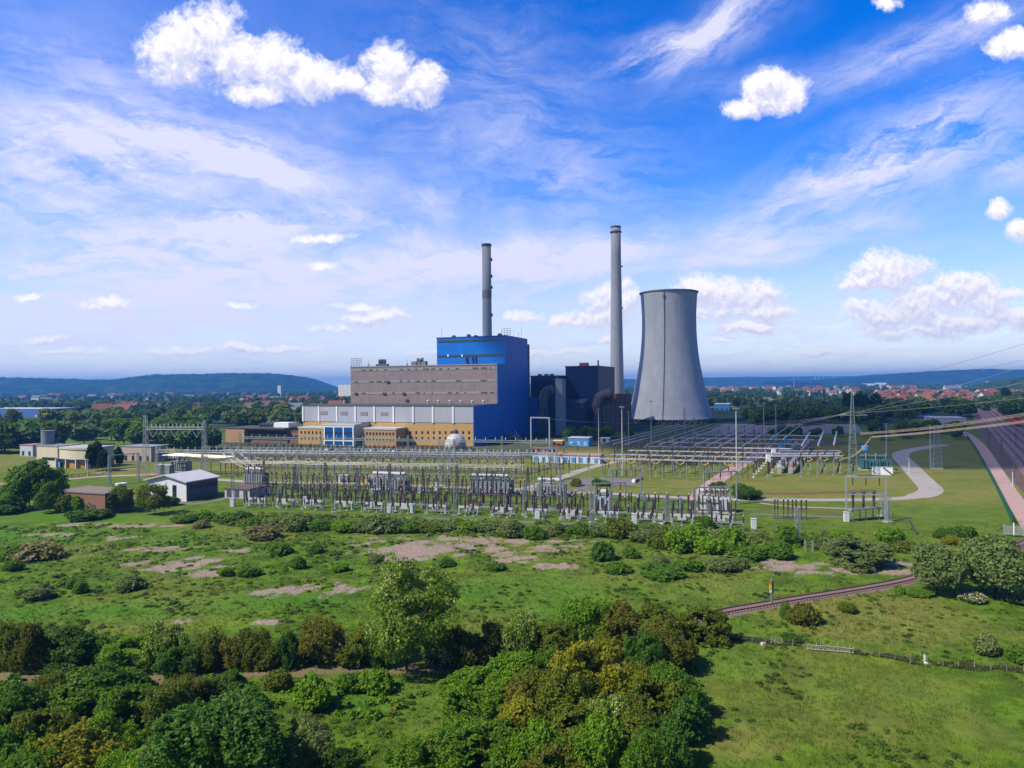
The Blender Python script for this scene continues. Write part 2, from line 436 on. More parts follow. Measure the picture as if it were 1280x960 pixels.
brown = np.maximum(brown, 0.5 * sstep(0.1, 0.6, strip([(960, 634), (1040, 640), (1060, 645)], 5) + (n1 - 0.5)))
works = sstep(0, 1, np.minimum(np.minimum(gy - np.where(gx < 20, 318 + .0 * gx, 372), 560 - gy) / 12, np.minimum(gx + 190, 200 - gx) / 10))   # hard standing round the station

nx_, ny_ = len(xs), len(ys)
me = bpy.data.meshes.new('ground')
i = np.arange(nx_ * ny_).reshape(ny_, nx_)
quads = np.stack([i[:-1, :-1], i[:-1, 1:], i[1:, 1:], i[1:, :-1]], -1).reshape(-1, 4)
def np_mesh(me, co, faces):
    k = faces.shape[1]
    me.vertices.add(len(co)); me.vertices.foreach_set('co', np.ascontiguousarray(co, np.float32).ravel())
    me.loops.add(faces.size); me.loops.foreach_set('vertex_index', np.ascontiguousarray(faces, np.int32).ravel())
    me.polygons.add(len(faces)); me.polygons.foreach_set('loop_start', np.arange(0, faces.size, k, dtype=np.int32))
    me.update(calc_edges=True)
    return me
np_mesh(me, np.stack([gx, gy, gz], -1), quads)
me.polygons.foreach_set('use_smooth', [True] * len(quads))
for nm, a in (('gravel', grav), ('track', track), ('dry', dry), ('lawn', lawn), ('brown', brown), ('works', works), ('lush', lush_)):
    me.attributes.new(nm, 'FLOAT', 'POINT').data.foreach_set('value', np.asarray(a, np.float32))

m, t = new_mat('meadow_ground')
ob = t.node('ShaderNodeTexCoord').outputs['Object']
na = t.noise(ob, 0.22, 8, 0.62); nb = t.noise(ob, 1.7, 6, 0.7); nc = t.noise(ob, 0.035, 5, 0.6)
lush = t.mix(t.ramp(na, 0.36, 0.66), (.048, .095, .008), (.112, .198, .012))
lush = t.mix(t.math('MULTIPLY', t.ramp(nc, 0.5, 0.7), 0.5), lush, (.170, .200, .018))
lush = t.mix(t.math('MULTIPLY', t.ramp(nb, 0.5, 0.75), 0.55), lush, (.042, .058, .010))
mown = t.mix(t.ramp(na, 0.35, 0.65), (.066, .120, .009), (.112, .170, .015))
mown = t.mix(t.math('MULTIPLY', t.ramp(nb, 0.5, 0.8), 0.4), mown, (.070, .085, .016))
lush = t.mix(t.math('MULTIPLY', t.attr('lush'), 0.8), lush, t.mix(t.ramp(nb, .3, .7), (.046, .125, .009), (.090, .210, .013)))
green = t.mix(t.attr('lawn'), lush, mown)
straw = t.mix(t.ramp(nb, 0.35, 0.7), (.185, .165, .035), (.270, .215, .070))
col = t.mix(t.math('MULTIPLY', t.attr('dry'), t.ramp(t.noise(ob, 0.8, 7, 0.7), 0.22, 0.62)), green, straw)
col = t.mix(t.math('MULTIPLY', t.attr('brown'), 0.8), col, (.13, .082, .040))
stone = t.mix(t.ramp(t.noise(ob, 3.0, 8, 0.8), 0.36, 0.64), (.17, .120, .100), (.43, .315, .27))
gn = t.noise(ob, 1.1, 8, 0.75)
gm = t.ramp(t.math('ADD', t.attr('gravel'), t.math('MULTIPLY', t.math('SUBTRACT', gn, 0.5), 3.2)), 0.25, 0.85)
gf = t.ramp(t.noise(ob, 4.0, 5, 0.8), 0.30, 0.5)
col = t.mix(t.math('MULTIPLY', t.math('MULTIPLY', gm, gf), t.ramp(t.attr('gravel'), 0.02, 0.2)), col, stone)
col = t.mix(t.math('MULTIPLY', t.attr('track'), 0.85), col, (.19, .135, .085))
col = t.mix(t.math('MULTIPLY', t.attr('works'), 0.85), col, t.mix(t.ramp(na, 0.4, 0.6), (.040, .058, .026), (.095, .095, .075)))
# far country: fields and copses
sp = t.sep(ob)
vor = t.node('ShaderNodeTexVoronoi', feature='F1'); t.put(vor.inputs['Vector'], t.vec('MULTIPLY', ob, (1, .6, 1))); t.put(vor.inputs['Scale'], 0.0045)
fr = t.sep(vor.outputs['Color'])
field = t.mix(t.ramp(fr[0], 0.3, 0.8), (.035, .060, .020), (.105, .125, .045))
field = t.mix(t.ramp(fr[1], 0.78, 0.86), field, (.22, .18, .10))
field = t.mix(t.ramp(t.noise(ob, 0.012, 6, 0.6), 0.45, 0.55), field, (.020, .036, .014))
far = t.ramp(sp[1], 430, 640)
col = t.mix(far, col, field)
bump = t.node('ShaderNodeBump'); t.put(bump.inputs['Strength'], 0.6); t.put(bump.inputs['Distance'], 0.25); t.put(bump.inputs['Height'], t.noise(ob, 2.6, 6, 0.7))
finish(m, t, principled(t, col, 0.95, 0, 0.1, bump.outputs[0]))
me.materials.append(m)
kind(link('ground', me), 'structure')

# ------------------------------------------------------------------ roads, paths and tracks laid on the ground
def catmull(pts, n=8):
    out = []
    for i in range(len(pts) - 1):
        p0, p1, p2, p3 = (np.array(pts[max(0, min(len(pts) - 1, i + k))]) for k in (-1, 0, 1, 2))
        for s in range(n):
            u = s / n
            out.append(0.5 * (2 * p1 + (p2 - p0) * u + (2 * p0 - 5 * p1 + 4 * p2 - p3) * u * u + (3 * p1 - p0 - 3 * p2 + p3) * u ** 3))
    out.append(np.array(pts[-1])); return out
def ribbon_pts(pts, wd, z, dens=8):
    q = catmull([G(*p) for p in pts], dens); vs, fs = [], []
    for i, p in enumerate(q):
        d = q[min(i + 1, len(q) - 1)] - q[max(i - 1, 0)]; d = d / np.hypot(*d)
        ww = wd if not callable(wd) else wd(i / (len(q) - 1))
        for s in (-1, 1):
            x, y = p[0] - d[1] * s * ww / 2, p[1] + d[0] * s * ww / 2
            vs.append((x, y, hzf(x, y) + z))
    fs = [(2 * i, 2 * i + 2, 2 * i + 3, 2 * i + 1) for i in range(len(q) - 1)]
    fs = [f[::-1] for f in fs]
    return vs, fs, q
def ribbon(name, pts, wd, z, m):
    vs, fs, q = ribbon_pts(pts, wd, z)
    mb = MB(); mb.add(vs, fs); o = mb.build(name, m)
    return kind(o, 'structure')
conc = M('road_concrete', (.34, .30, .27), .85, var=.12, scale=.25, stain=(.20, .17, .15))
asph = M('old_asphalt', (.17, .15, .155), .85, var=.12, scale=.2, stain=(.11, .10, .10))
grit = M('pink_grit', (.42, .27, .235), .9, var=.14, scale=.3, stain=(.22, .17, .15))
ribbon('service_road', [(1180, 556), (1128, 566), (1139, 585), (1156, 603), (1163, 614), (1138, 622), (1080, 624.5), (1000, 625), (900, 624), (840, 621.5), (760, 617), (700, 614.5), (640, 612), (560, 609), (440, 604.5), (330, 603), (250, 598)],
       lambda u: 7.0 if u < 0.30 else 4.6, 0.04, conc)
ribbon('yard_road', [(640, 614), (668, 607.5), (700, 597.5), (730, 587), (760, 579), (800, 572)], 4.6, 0.048, conc)
ribbon('spur_road', [(871, 626), (878, 617), (897, 600), (918, 586), (938, 574), (965, 557)], 6.0, 0.052, grit)
ribbon('paved_path', [(712, 617), (725, 612), (738, 606)], 3.6, 0.044, asph)
mb = MB(); qq = [G(*p) for p in ((716, 597.5), (803, 598.5), (792, 607.2), (704, 606.5))]
mb.add([(x, y, 0.056) for x, y in qq], [(3, 2, 1, 0)]); kind(mb.build('parking_ground', asph), 'structure')
ribbon('cable_trench_path', [(285, 644), (460, 646), (640, 652), (800, 660), (960, 667), (1042, 671)], 1.7, 0.04, asph)
ribbon('cable_duct_path', [(440, 622), (600, 629), (760, 637), (900, 641), (1060, 647)], 1.6, 0.04, asph)
ribbon('footpath', [(950, 629), (985, 633), (1020, 634.5), (1062, 636)], 1.5, 0.044, grit)
ribbon('drive_road', [(-30, 607), (60, 601), (118, 596), (165, 594), (210, 592)], 4.6, 0.04, grit)
ribbon('entry_road', [(118, 592), (140, 588), (175, 585)], 3.5, 0.045, conc)
ribbon('shed_path', [(150, 625), (185, 622), (235, 630), (262, 627), (300, 621), (360, 619)], 2.6, 0.04, asph)
ribbon('gravel_road', [(1205, 540), (1218, 550), (1229, 562), (1240, 580), (1252, 600), (1268, 625), (1285, 650), (1310, 690)], 4.6, 0.05, grit)
mb = MB(); qq = [G(*p) for p in ((905, 530), (1070, 530), (1080, 541.5), (880, 541.5))]
mb.add([(x, y, 0.05) for x, y in qq], [(3, 2, 1, 0)]); kind(mb.build('ash_ground', M('ash_grey', (.17, .155, .17), .95, var=.1, scale=.05)), 'structure')
# railway yard at the far end: ballast bed, sleepers darkened by oil
mb = MB(); qq = [G(*p) for p in ((1208, 500), (1226, 500), (1292, 545), (1400, 640), (1400, 700), (1300, 640), (1252, 585), (1226, 545))]
mb.add([(x, y, 0.045) for x, y in qq], [tuple(range(7, -1, -1))]); kind(mb.build('railway_ballast_ground', M('ballast_brown', (.125, .070, .058), .95, var=.25, scale=.12)), 'structure')

# ------------------------------------------------------------------ hills
def wood_mat(name, a, b, sc=0.02):
    m, t = new_mat(name)
    ob = t.node('ShaderNodeTexCoord').outputs['Object']
    c = t.mix(t.ramp(t.noise(ob, sc, 8, 0.65), 0.4, 0.62), (*a, 1), (*b, 1))
    return finish(m, t, principled(t, c, 0.95, 0, 0.05))
def hill(name, prof, d, depth, m, step=14, bump=9, rise=0.45, seed=1):
    prof = [(p[0], p[1]) for p in prof]
    zx = [(XD(p[0], d, p[1]), max(-2, ZT(p[0], p[1], d))) for p in prof]
    x = np.arange(zx[0][0], zx[-1][0], step); crest = np.interp(x, [a for a, _ in zx], [b for _, b in zx])
    u = np.linspace(0, 1, int(depth / step / 1.3)); X, Uq = np.meshgrid(x, u); Y = d - depth * 0.5 + Uq * depth
    prof_u = np.where(Uq < 0.5, sstep(0, 1, np.clip(Uq / 0.5, 0, 1) ** rise), 1 - 0.25 * (Uq - 0.5) - sstep(.8, 1, Uq) * .8)
    Z = crest[None, :] * prof_u
    Z = Z + (fbm(X / 170 + seed, Y / 170, 4) - 0.5) * 0.70 * np.minimum(Z, 70) * np.sin(np.pi * np.clip(Uq / 0.5, 0, 1)) \
          + (fbm(X / 24 + seed, Y / 24, 3) - 0.5) * bump * np.clip(Z / 12, 0, 1) - 2
    X = X + (fbm(X / 200 + 3, Y / 200 + seed, 3) - 0.5) * 60 * 0
    ny, nx = X.shape; i = np.arange(nx * ny).reshape(ny, nx)
    me = bpy.data.meshes.new(name); np_mesh(me, np.stack([X, Y, Z], -1).reshape(-1, 3), np.stack([i[:-1, :-1], i[:-1, 1:], i[1:, 1:], i[1:, :-1]], -1).reshape(-1, 4))
    me.materials.append(m); return kind(link(name, me), 'structure')
wm = wood_mat('hill_forest', (.006, .016, .005), (.026, .052, .014), 0.010)
hill('wooded_hills', [(-420, 480), (-200, 472), (-60, 473), (0, 474.2), (30, 472.8), (80, 474), (130, 476), (150, 475.5), (180, 471.5), (215, 469), (260, 468.2), (300, 467), (340, 467.4), (362, 470), (380, 476), (395, 483), (405, 487.5), (412, 490)], 4600, 1500, wm, 13, 26, .42, 3)
hill('distant_hills', [(640, 482), (700, 477), (780, 474), (880, 472), (950, 473.5), (1000, 475), (1060, 477), (1100, 479)], 7600, 1800, wm, 30, 12, .5, 8)
hill('far_horizon_hills', [(840, 474), (900, 471.5), (1000, 470.5), (1110, 470), (1200, 469.5), (1400, 469)], 11500, 2400, wm, 50, 14, .5, 12)
hill('ridge_hills', [(985, 477), (1040, 474.5), (1085, 471.5), (1105, 468.5), (1140, 466), (1180, 463.5), (1225, 461.6), (1265, 462.3), (1330, 461), (1500, 465), (1700, 472)], 6200, 1800, wm, 18, 20, .5, 21)
hill('near_hill', [(1238, 486), (1256, 480), (1275, 476), (1300, 471), (1400, 462), (1600, 470)], 1900, 420, wood_mat('near_forest', (.014, .034, .012), (.04, .075, .02), .04), 8, 7, .5, 31)
# ------------------------------------------------------------------ foliage
def leaf_mat(name, a, b, tip=None, trans=0.38, tipamt=0.0):
    m, t = new_mat(name)
    tint = t.attr('tint')
    oi = t.node('ShaderNodeObjectInfo').outputs['Random']
    k = t.math('ADD', t.math('MULTIPLY', tint, 0.85), t.math('MULTIPLY', oi, 0.2))
    c = t.mix(t.math('MINIMUM', k, 1.0), (*a, 1), (*b, 1))
    if tip: c = t.mix(t.ramp(t.attr('tip'), 1 - tipamt, 1 - tipamt * 0.6), c, (*tip, 1))
    d = principled(t, c, 0.6, 0, 0.22)
    tr = t.node('ShaderNodeBsdfTranslucent'); t.put(tr.inputs[0], t.mix(1.0, c, (1.35, 1.35, .45), 'MULTIPLY'))
    mx = t.node('ShaderNodeMixShader'); mx.inputs[0].default_value = trans
    t.l.new(d, mx.inputs[1]); t.l.new(tr.outputs[0], mx.inputs[2])
    return finish(m, t, mx.outputs[0])
LEAF = {
    'bright': leaf_mat('leaf_bright_green', (.072, .160, .006), (.215, .375, .012)),
    'green': leaf_mat('leaf_green', (.048, .115, .007), (.155, .285, .014)),
    'dark': leaf_mat('leaf_dark_green', (.032, .082, .007), (.105, .210, .013)),
    'blue': leaf_mat('leaf_deep_green', (.034, .095, .010), (.105, .225, .022)),
    'olive': leaf_mat('leaf_olive', (.072, .105, .007), (.205, .245, .015)),
    'rust': leaf_mat('leaf_rusty_hawthorn', (.076, .092, .007), (.215, .205, .017)),
    'yellow': leaf_mat('leaf_yellow_green', (.120, .145, .006), (.330, .320, .016)),
    'grey': leaf_mat('leaf_grey_willow', (.088, .125, .034), (.225, .285, .080)),
    'willow': leaf_mat('leaf_silver_willow', (.105, .160, .042), (.260, .340, .100)),
    'pale': leaf_mat('leaf_pale_bloom', (.072, .140, .009), (.200, .310, .018), (.42, .46, .16), .36, .12),
    'white': leaf_mat('leaf_hawthorn_bloom', (.046, .080, .009), (.120, .165, .018), (.55, .54, .40), .26, .24),
    'reed': leaf_mat('leaf_dry_reed', (.15, .14, .045), (.36, .32, .13)),
    'far': leaf_mat('leaf_far_wood', (.032, .068, .010), (.105, .170, .020)),
    'farlight': leaf_mat('leaf_far_pale', (.075, .125, .028), (.180, .240, .056)),
    'conifer': leaf_mat('leaf_conifer', (.010, .024, .008), (.026, .052, .015)),
}
BARK = M('bark', (.085, .068, .052), .9, var=.25, scale=2.0)
PALEBARK = M('grey_bark', (.17, .15, .13), .9, var=.25, scale=2.0)

def crown_mesh(name, seed, n, leaf, lobes=9, flat=0.85, bottom=-0.55, spread=0.62, thin=0.0, top=0.0, shape=None):
    r = np.random.default_rng(seed)
    c = r.normal(size=(lobes, 3)); c /= np.linalg.norm(c, axis=1)[:, None]
    c *= (r.uniform(.35, 1.0, (lobes, 1)) * spread); rad = r.uniform(.20, .48, lobes)
    c[0] = 0; rad[0] = .60
    if top: c[:, 2] *= 1.0; c[:, :2] *= (1 - top * np.clip(c[:, 2:3], 0, 1))
    wgt = rad ** 2 / (rad ** 2).sum(); tintl = r.uniform(.15, .85, lobes)
    P_, N_, T_ = [], [], []
    have = 0
    while have < n:
        k = r.choice(lobes, n * 2, p=wgt)
        d = r.normal(size=(n * 2, 3)); d /= np.linalg.norm(d, axis=1)[:, None]
        rr = rad[k] * (1.06 - 0.42 * r.random(n * 2) ** 2.2)
        nz_ = fbm(d[:, 0] * 3 + k * 7.1 + 50, d[:, 1] * 3 + d[:, 2] * 2.3 + 50, 3) - 0.5
        rr *= 1 + nz_ * 0.95
        p = c[k] + d * rr[:, None]
        ok = p[:, 2] > bottom + (r.random(n * 2) - .5) * .12
        for j in range(lobes):
            ok &= (np.linalg.norm(p - c[j], axis=1) > rad[j] * 0.72) | (k == j)
        if thin: ok &= fbm(p[:, 0] * 4 + 30, p[:, 1] * 4 + p[:, 2] * 5 + 30, 3) > thin
        P_.append(p[ok]); N_.append(d[ok]); T_.append(tintl[k[ok]]); have += int(ok.sum())
        if len(P_) > 12: break
    p = np.concatenate(P_)[:n]; d = np.concatenate(N_)[:n]; tl = np.concatenate(T_)[:n]; n = len(p)
    if n > 2500:      # leafy shoots that stick out of the outline
        ns = 90; L = max(6, n // 900); src = r.choice(n, ns); b0 = p[src]; dv = d[src] * .7 + r.normal(size=(ns, 3)) * .25 + np.array([0, 0, .55]); dv /= np.linalg.norm(dv, axis=1)[:, None]
        ln = r.uniform(.08, .26, ns); u_ = r.random((ns, L)); q = (b0[:, None, :] + dv[:, None, :] * (u_ * ln[:, None])[:, :, None] + r.normal(size=(ns, L, 3)) * (.028 * (1.15 - u_))[:, :, None]).reshape(-1, 3)
        keep_ = q[:, 2] > bottom; p = np.concatenate([p, q[keep_]]); d = np.concatenate([d, np.repeat(dv, L, 0)[keep_]]); tl = np.concatenate([tl, np.repeat(np.clip(tl[src] + .2, 0, 1), L)[keep_]]); n = len(p)
    p[:, 2] *= flat
    if shape is not None: p = shape(p)
    nn = d * .55 + r.normal(size=(n, 3)) * .60 + np.array([0, 0, .40]); nn /= np.linalg.norm(nn, axis=1)[:, None]
    a = np.cross(nn, r.normal(size=(n, 3))); a /= np.linalg.norm(a, axis=1)[:, None]; b = np.cross(nn, a)
    s = leaf * r.uniform(.40, 1.40, (n, 1))
    droop = nn * s * 0.25
    co = np.stack([p + a * s, p + b * s * .62 - droop, p - a * s, p - b * s * .62 - droop], 1).reshape(-1, 3)
    me = bpy.data.meshes.new(name)
    np_mesh(me, co, np.arange(4 * n).reshape(n, 4))
    tint = np.clip(tl * .55 + r.random(n) * .5 - .05, 0, 1)
    tip = np.clip(r.random(n) * .6 + .4 * fbm(p[:, 0] * 5 + 9, p[:, 1] * 5 + p[:, 2] * 5, 2) + .25 * (d[:, 2] > 0) - .0, 0, 1)
    me.attributes.new('tint', 'FLOAT', 'POINT').data.foreach_set('value', np.repeat(tint, 4).astype(np.float32))
    me.attributes.new('tip', 'FLOAT', 'POINT').data.foreach_set('value', np.repeat(tip, 4).astype(np.float32))
    me.materials.append(LEAF['green'])
    return me
CROWN = {
    'big': [crown_mesh('foliage_big', 104 + k, 30000, .034, 15, .95, -.78, .76, .34) for k in range(2)],
    'bush': [crown_mesh('foliage_bush', 120 + k, 17000, .039, 20, .85, -.5, .82, .38) for k in range(6)],
    'loose': [crown_mesh('foliage_loose', 140 + k, 13000, .038, 18, .95, -.7, .80, .44) for k in range(3)],
    'round': [crown_mesh('foliage_round', 155 + k, 15000, .042, 14, 1.0, -.85, .52) for k in range(2)],
    'airy': [crown_mesh('foliage_airy', 150, 22000, .029, 30, 1.0, -.95, .98, .47)],
    'small': [crown_mesh('foliage_small', 160 + k, 4200, .070, 11, .8, -.4, .55) for k in range(4)],
    'far': [crown_mesh('foliage_far', 180 + k, 700, .17, 10, .95, -.8, .62) for k in range(6)],
    'farther': [crown_mesh('foliage_farther', 200 + k, 170, .30, 7, .95, -.8, .6) for k in range(4)],
    'poplar': [crown_mesh('foliage_column', 220 + k, 900, .15, 12, 1.0, -1, .6) for k in range(2)],
}
CROWN['bush'] += CROWN['loose'][:2]
def trunk_mesh(seed, h=1.0, r0=0.07, limbs=5, reach=.55, first=.25):
    r = random.Random(seed); mb = MB()
    pts = [(0, 0, -0.15)] + [((r.random() - .5) * .08 * i, (r.random() - .5) * .08 * i, h * i / 4) for i in range(1, 5)]
    mb.path(pts, [r0 * (1 - .2 * i) for i in range(5)], 7)
    for k in range(limbs):
        z = h * (first + (0.9 - first) * k / limbs); a = k * 2.4 + r.random()
        l = reach * (0.7 + .5 * r.random())
        q = (math.cos(a) * l, math.sin(a) * l, z + l * .75)
        md = (q[0] * .5, q[1] * .5, z + l * .28)
        mb.path([(0, 0, z), md, q], [r0 * .5, r0 * .36, r0 * .14], 5)
        mb.path([md, (md[0] + math.cos(a + 1) * l * .4, md[1] + math.sin(a + 1) * l * .4, md[2] + l * .4)], [r0 * .28, r0 * .1], 4)
    return mb.mesh('trunk', BARK, True)
TRUNK = {'tree': [trunk_mesh(k, 1.0, .05) for k in range(3)], 'bush': [trunk_mesh(10 + k, .7, .04, 6, .5, .05) for k in range(3)]}
def set_mat(o, m):
    o.material_slots[0].link = 'OBJECT'; o.material_slots[0].material = m
def plant(name, cat, label, px, base, top, wpx, sp, form='bush', group=None, parts=True, tree=False, xy=None, height=None, sink=0.0):
    x, y = G(px, base) if xy is None else xy
    z = hzf(x, y); 
    h = (base - top) * y / F if height is None else height
    if height is None: h = h * 1.0
    rw = wpx * y / F / 2
    me = rnd.choice(CROWN[form]); rot = rnd.random() * 6.28
    lo = min(v.co.z for v in me.vertices) if me.name not in _LO else _LO[me.name]
    _LO[me.name] = lo
    hi = _HI.setdefault(me.name, max(v.co.z for v in me.vertices))
    ex = _EX.setdefault(me.name, float(np.percentile(np.abs(np.array([v.co.x for v in me.vertices])), 99.5)))
    bole = 0.16 * h if tree else 0.0
    sz = (h - bole) / (hi - lo); sx = rw / ex
    zc = bole - lo * sz
    if not parts:
        o = link(name, me, None, (x, y, z - sink), rot); o.location.z = z + zc - sink - .05 * h
        o.scale = (sx, sx * rnd.uniform(.9, 1.1), sz); set_mat(o, LEAF[sp])
        return tag(o, label, cat, group)
    root = thing(name, label, cat, (x, y, z - sink), rot, group)
    c = link('crown', me, root, (0, 0, zc - .03 * h)); c.scale = (sx, sx * rnd.uniform(.9, 1.1), sz); set_mat(c, LEAF[sp])
    tm = rnd.choice(TRUNK['tree' if tree else 'bush'])
    tr = link('trunk', tm, root, (0, 0, 0)); tr.scale = (min(sx, h * .6) * 1.0, min(sx, h * .6) * 1.0, h * (.62 if tree else .5))
    return root
_LO, _HI, _EX = {}, {}, {}
WORD = {'bright': 'bright green', 'green': 'mid green', 'dark': 'dark green', 'blue': 'bluish green', 'olive': 'olive green', 'rust': 'rust-tinged', 'yellow': 'yellowish green', 'grey': 'grey-green', 'willow': 'silvery green',
        'pale': 'cream-flowered green', 'white': 'white-blossomed', 'reed': 'straw-coloured'}
def row(items, name, cat, where, form, parts=True, tree=False, noun=None, low=1.0):
    items = sorted(items, key=lambda q: q[0])
    for k, it in enumerate(items):
        px, base, top, wpx, sp = it[:5]; top = base - (base - top) * low; fm = it[5] if len(it) > 5 else form
        lab = f"{WORD[sp]} {noun or cat}, {_ORD[k + 1]} from the left {where}".replace('from the left of', 'of')
        plant(name, cat, lab, px, base, top, wpx, sp, fm, where, parts, tree)

row([(8, 832, 770, 60, 'olive'), (40, 838, 768, 46, 'rust'), (88, 830, 774, 96, 'dark'), (128, 828, 782, 50, 'green'), (165, 834, 786, 66, 'bright'), (208, 832, 768, 54, 'pale', 'loose'), (222, 846, 800, 46, 'blue'),
     (262, 832, 776, 56, 'olive'), (298, 834, 784, 48, 'rust'), (330, 834, 784, 48, 'olive'), (362, 834, 786, 44, 'dark'), (402, 828, 768, 64, 'rust'), (430, 830, 792, 28, 'white', 'small'), (448, 830, 776, 54, 'olive'),
     (478, 828, 772, 50, 'dark'), (545, 824, 778, 44, 'white'), (580, 828, 770, 62, 'rust'), (618, 824, 766, 54, 'rust'), (652, 824, 760, 62, 'pale'), (692, 822, 768, 56, 'olive'), (735, 806, 742, 74, 'bright'),
     (775, 806, 752, 60, 'rust'), (822, 806, 756, 72, 'olive'), (878, 800, 752, 76, 'olive')], 'bush', 'bush', 'in the hedgerow across the meadow', 'bush')
row([(752, 832, 786, 52, 'rust'), (802, 852, 784, 46, 'blue', 'loose'), (838, 836, 772, 70, 'rust'), (690, 856, 806, 60, 'green'), (640, 872, 812, 84, 'bright'), (590, 862, 826, 70, 'bright'), (735, 885, 790, 92, 'yellow', 'loose'), (690, 908, 832, 80, 'olive'),
     (655, 905, 842, 66, 'rust'), (785, 890, 826, 70, 'yellow'), (842, 884, 812, 74, 'green'), (818, 905, 836, 70, 'olive'), (850, 918, 856, 66, 'blue'), (590, 915, 850, 84, 'bright'), (640, 948, 868, 70, 'yellow'), (700, 940, 884, 84, 'olive'),
     (752, 934, 866, 74, 'pale'), (800, 945, 878, 76, 'olive'), (830, 955, 892, 64, 'blue'), (600, 965, 900, 92, 'green'), (560, 975, 914, 90, 'bright'), (660, 985, 912, 92, 'bright'), (735, 985, 908, 110, 'bright'), (800, 990, 912, 80, 'green'), (508, 985, 926, 76, 'bright'), (690, 1000, 930, 80, 'rust')],
    'shrub', 'shrub', 'in the dense thicket beside the near meadow', 'bush')
row([(118, 884, 826, 116, 'green'), (170, 900, 846, 84, 'green'), (62, 880, 838, 66, 'olive'), (20, 905, 848, 90, 'green'), (60, 935, 874, 80, 'olive'), (215, 905, 846, 62, 'olive'), (232, 885, 838, 52, 'rust'), (10, 960, 896, 76, 'bright'),
     (90, 985, 902, 120, 'yellow'), (140, 955, 880, 70, 'bright'), (30, 1000, 930, 90, 'green'), (205, 985, 904, 92, 'grey'), (170, 1000, 930, 80, 'bright'), (385, 968, 890, 74, 'grey', 'loose'), (420, 985, 930, 60, 'dark'), (255, 875, 838, 46, 'olive'), (285, 862, 836, 40, 'green'), (390, 885, 842, 48, 'bright', 'small'), (345, 862, 838, 36, 'olive', 'small'), (440, 860, 836, 40, 'green', 'small'), (470, 860, 832, 44, 'bright', 'small')],
    'shrub', 'shrub', 'in the near scrub around the big round tree', 'bush')
plant('tree', 'tree', 'big round dark green broadleaf tree standing at the lower edge of the picture', 292, 1000, 856, 182, 'blue', 'big', None, True, True)
plant('tree', 'tree', 'tall cream-flowered tree rising above the hedgerow in the meadow', 508, 836, 690, 116, 'pale', 'airy', None, True, True)
row([(1173, 742, 674, 64, 'willow', 'round'), (1242, 748, 661, 78, 'willow', 'round')], 'willow', 'willow', 'of the pair of round willows beside the railway line', 'bush', True, True)
row([(983, 772, 750, 18, 'green', 'small'), (1005, 778, 753, 38, 'rust'), (1126, 741, 730, 16, 'bright', 'small'), (1150, 744, 735, 30, 'green', 'small'), (1232, 818, 792, 34, 'grey', 'small'), (1058, 765, 752, 22, 'olive', 'small'), (1275, 830, 810, 30, 'green', 'small'), (990, 800, 790, 26, 'dark', 'small'),
     (1215, 750, 738, 34, 'white', 'small'), (1270, 752, 740, 30, 'grey', 'small')], 'bush', 'bush', 'on the rough grass below the railway line', 'small')
row([(160, 736, 718, 42, 'grey'), (48, 748, 733, 32, 'grey'), (92, 735, 722, 20, 'green'), (102, 740, 724, 22, 'green'), (372, 708, 692, 26, 'dark'), (312, 718, 704, 28, 'green'), (282, 718, 706, 22, 'bright'), (425, 712, 700, 20, 'bright'), (755, 700, 676, 28, 'dark'), (788, 698, 684, 20, 'green'),
     (20, 700, 682, 30, 'green'), (50, 697, 676, 60, 'reed'), (15, 715, 702, 24, 'green'), (330, 672, 654, 50, 'reed'), (395, 690, 676, 24, 'green'), (350, 690, 676, 30, 'green'), (825, 710, 694, 30, 'grey'), (860, 712, 696, 34, 'green'), (900, 714, 698, 40, 'grey'), (830, 720, 706, 60, 'green'), (770, 716, 702, 40, 'green'),
     (935, 700, 684, 44, 'green'), (972, 698, 676, 40, 'green'), (925, 710, 696, 20, 'grey'), (250, 660, 650, 24, 'reed'), (470, 700, 690, 22, 'grey'), (620, 712, 702, 26, 'green'), (560, 706, 697, 22, 'dark')], 'shrub', 'shrub', 'on the open rough meadow', 'small')
row([(112, 648, 632, 50, 'dark'), (230, 652, 640, 36, 'green'), (258, 650, 632, 24, 'bright'), (282, 652, 638, 30, 'green'), (305, 650, 636, 26, 'dark'), (318, 660, 642, 32, 'green'), (345, 660, 642, 34, 'grey'), (372, 662, 636, 52, 'grey'), (402, 662, 644, 36, 'green'), (430, 664, 646, 34, 'bright'),
     (455, 664, 648, 34, 'grey'), (482, 664, 638, 44, 'grey'), (510, 664, 646, 36, 'green'), (535, 664, 650, 34, 'olive'), (560, 662, 648, 34, 'grey'), (585, 664, 648, 34, 'bright'), (612, 664, 644, 34, 'grey'), (640, 668, 642, 42, 'grey'), (668, 672, 652, 30, 'green'), (695, 668, 648, 36, 'grey'), (722, 670, 650, 36, 'green'), (748, 670, 650, 38, 'grey'),
     (778, 672, 642, 44, 'olive'), (804, 678, 656, 34, 'grey'), (825, 684, 658, 30, 'olive'), (848, 688, 650, 44, 'bright'), (872, 678, 644, 40, 'bright'), (888, 690, 662, 44, 'bright'), (918, 690, 648, 36, 'bright'), (945, 694, 676, 30, 'green'), (880, 660, 640, 24, 'green'),
     (983, 682, 650, 26, 'bright', 'loose'), (1050, 676, 658, 26, 'bright'), (1075, 706, 664, 76, 'grey', 'bush'), (1112, 676, 650, 34, 'bright'), (1040, 690, 672, 30, 'grey'), (1130, 690, 674, 34, 'olive'), (1180, 672, 656, 24, 'dark'), (1202, 674, 648, 32, 'dark'), (1190, 680, 664, 22, 'yellow')],
    'bush', 'bush', 'in the scrub strip before the switchyard', 'small', low=.82)
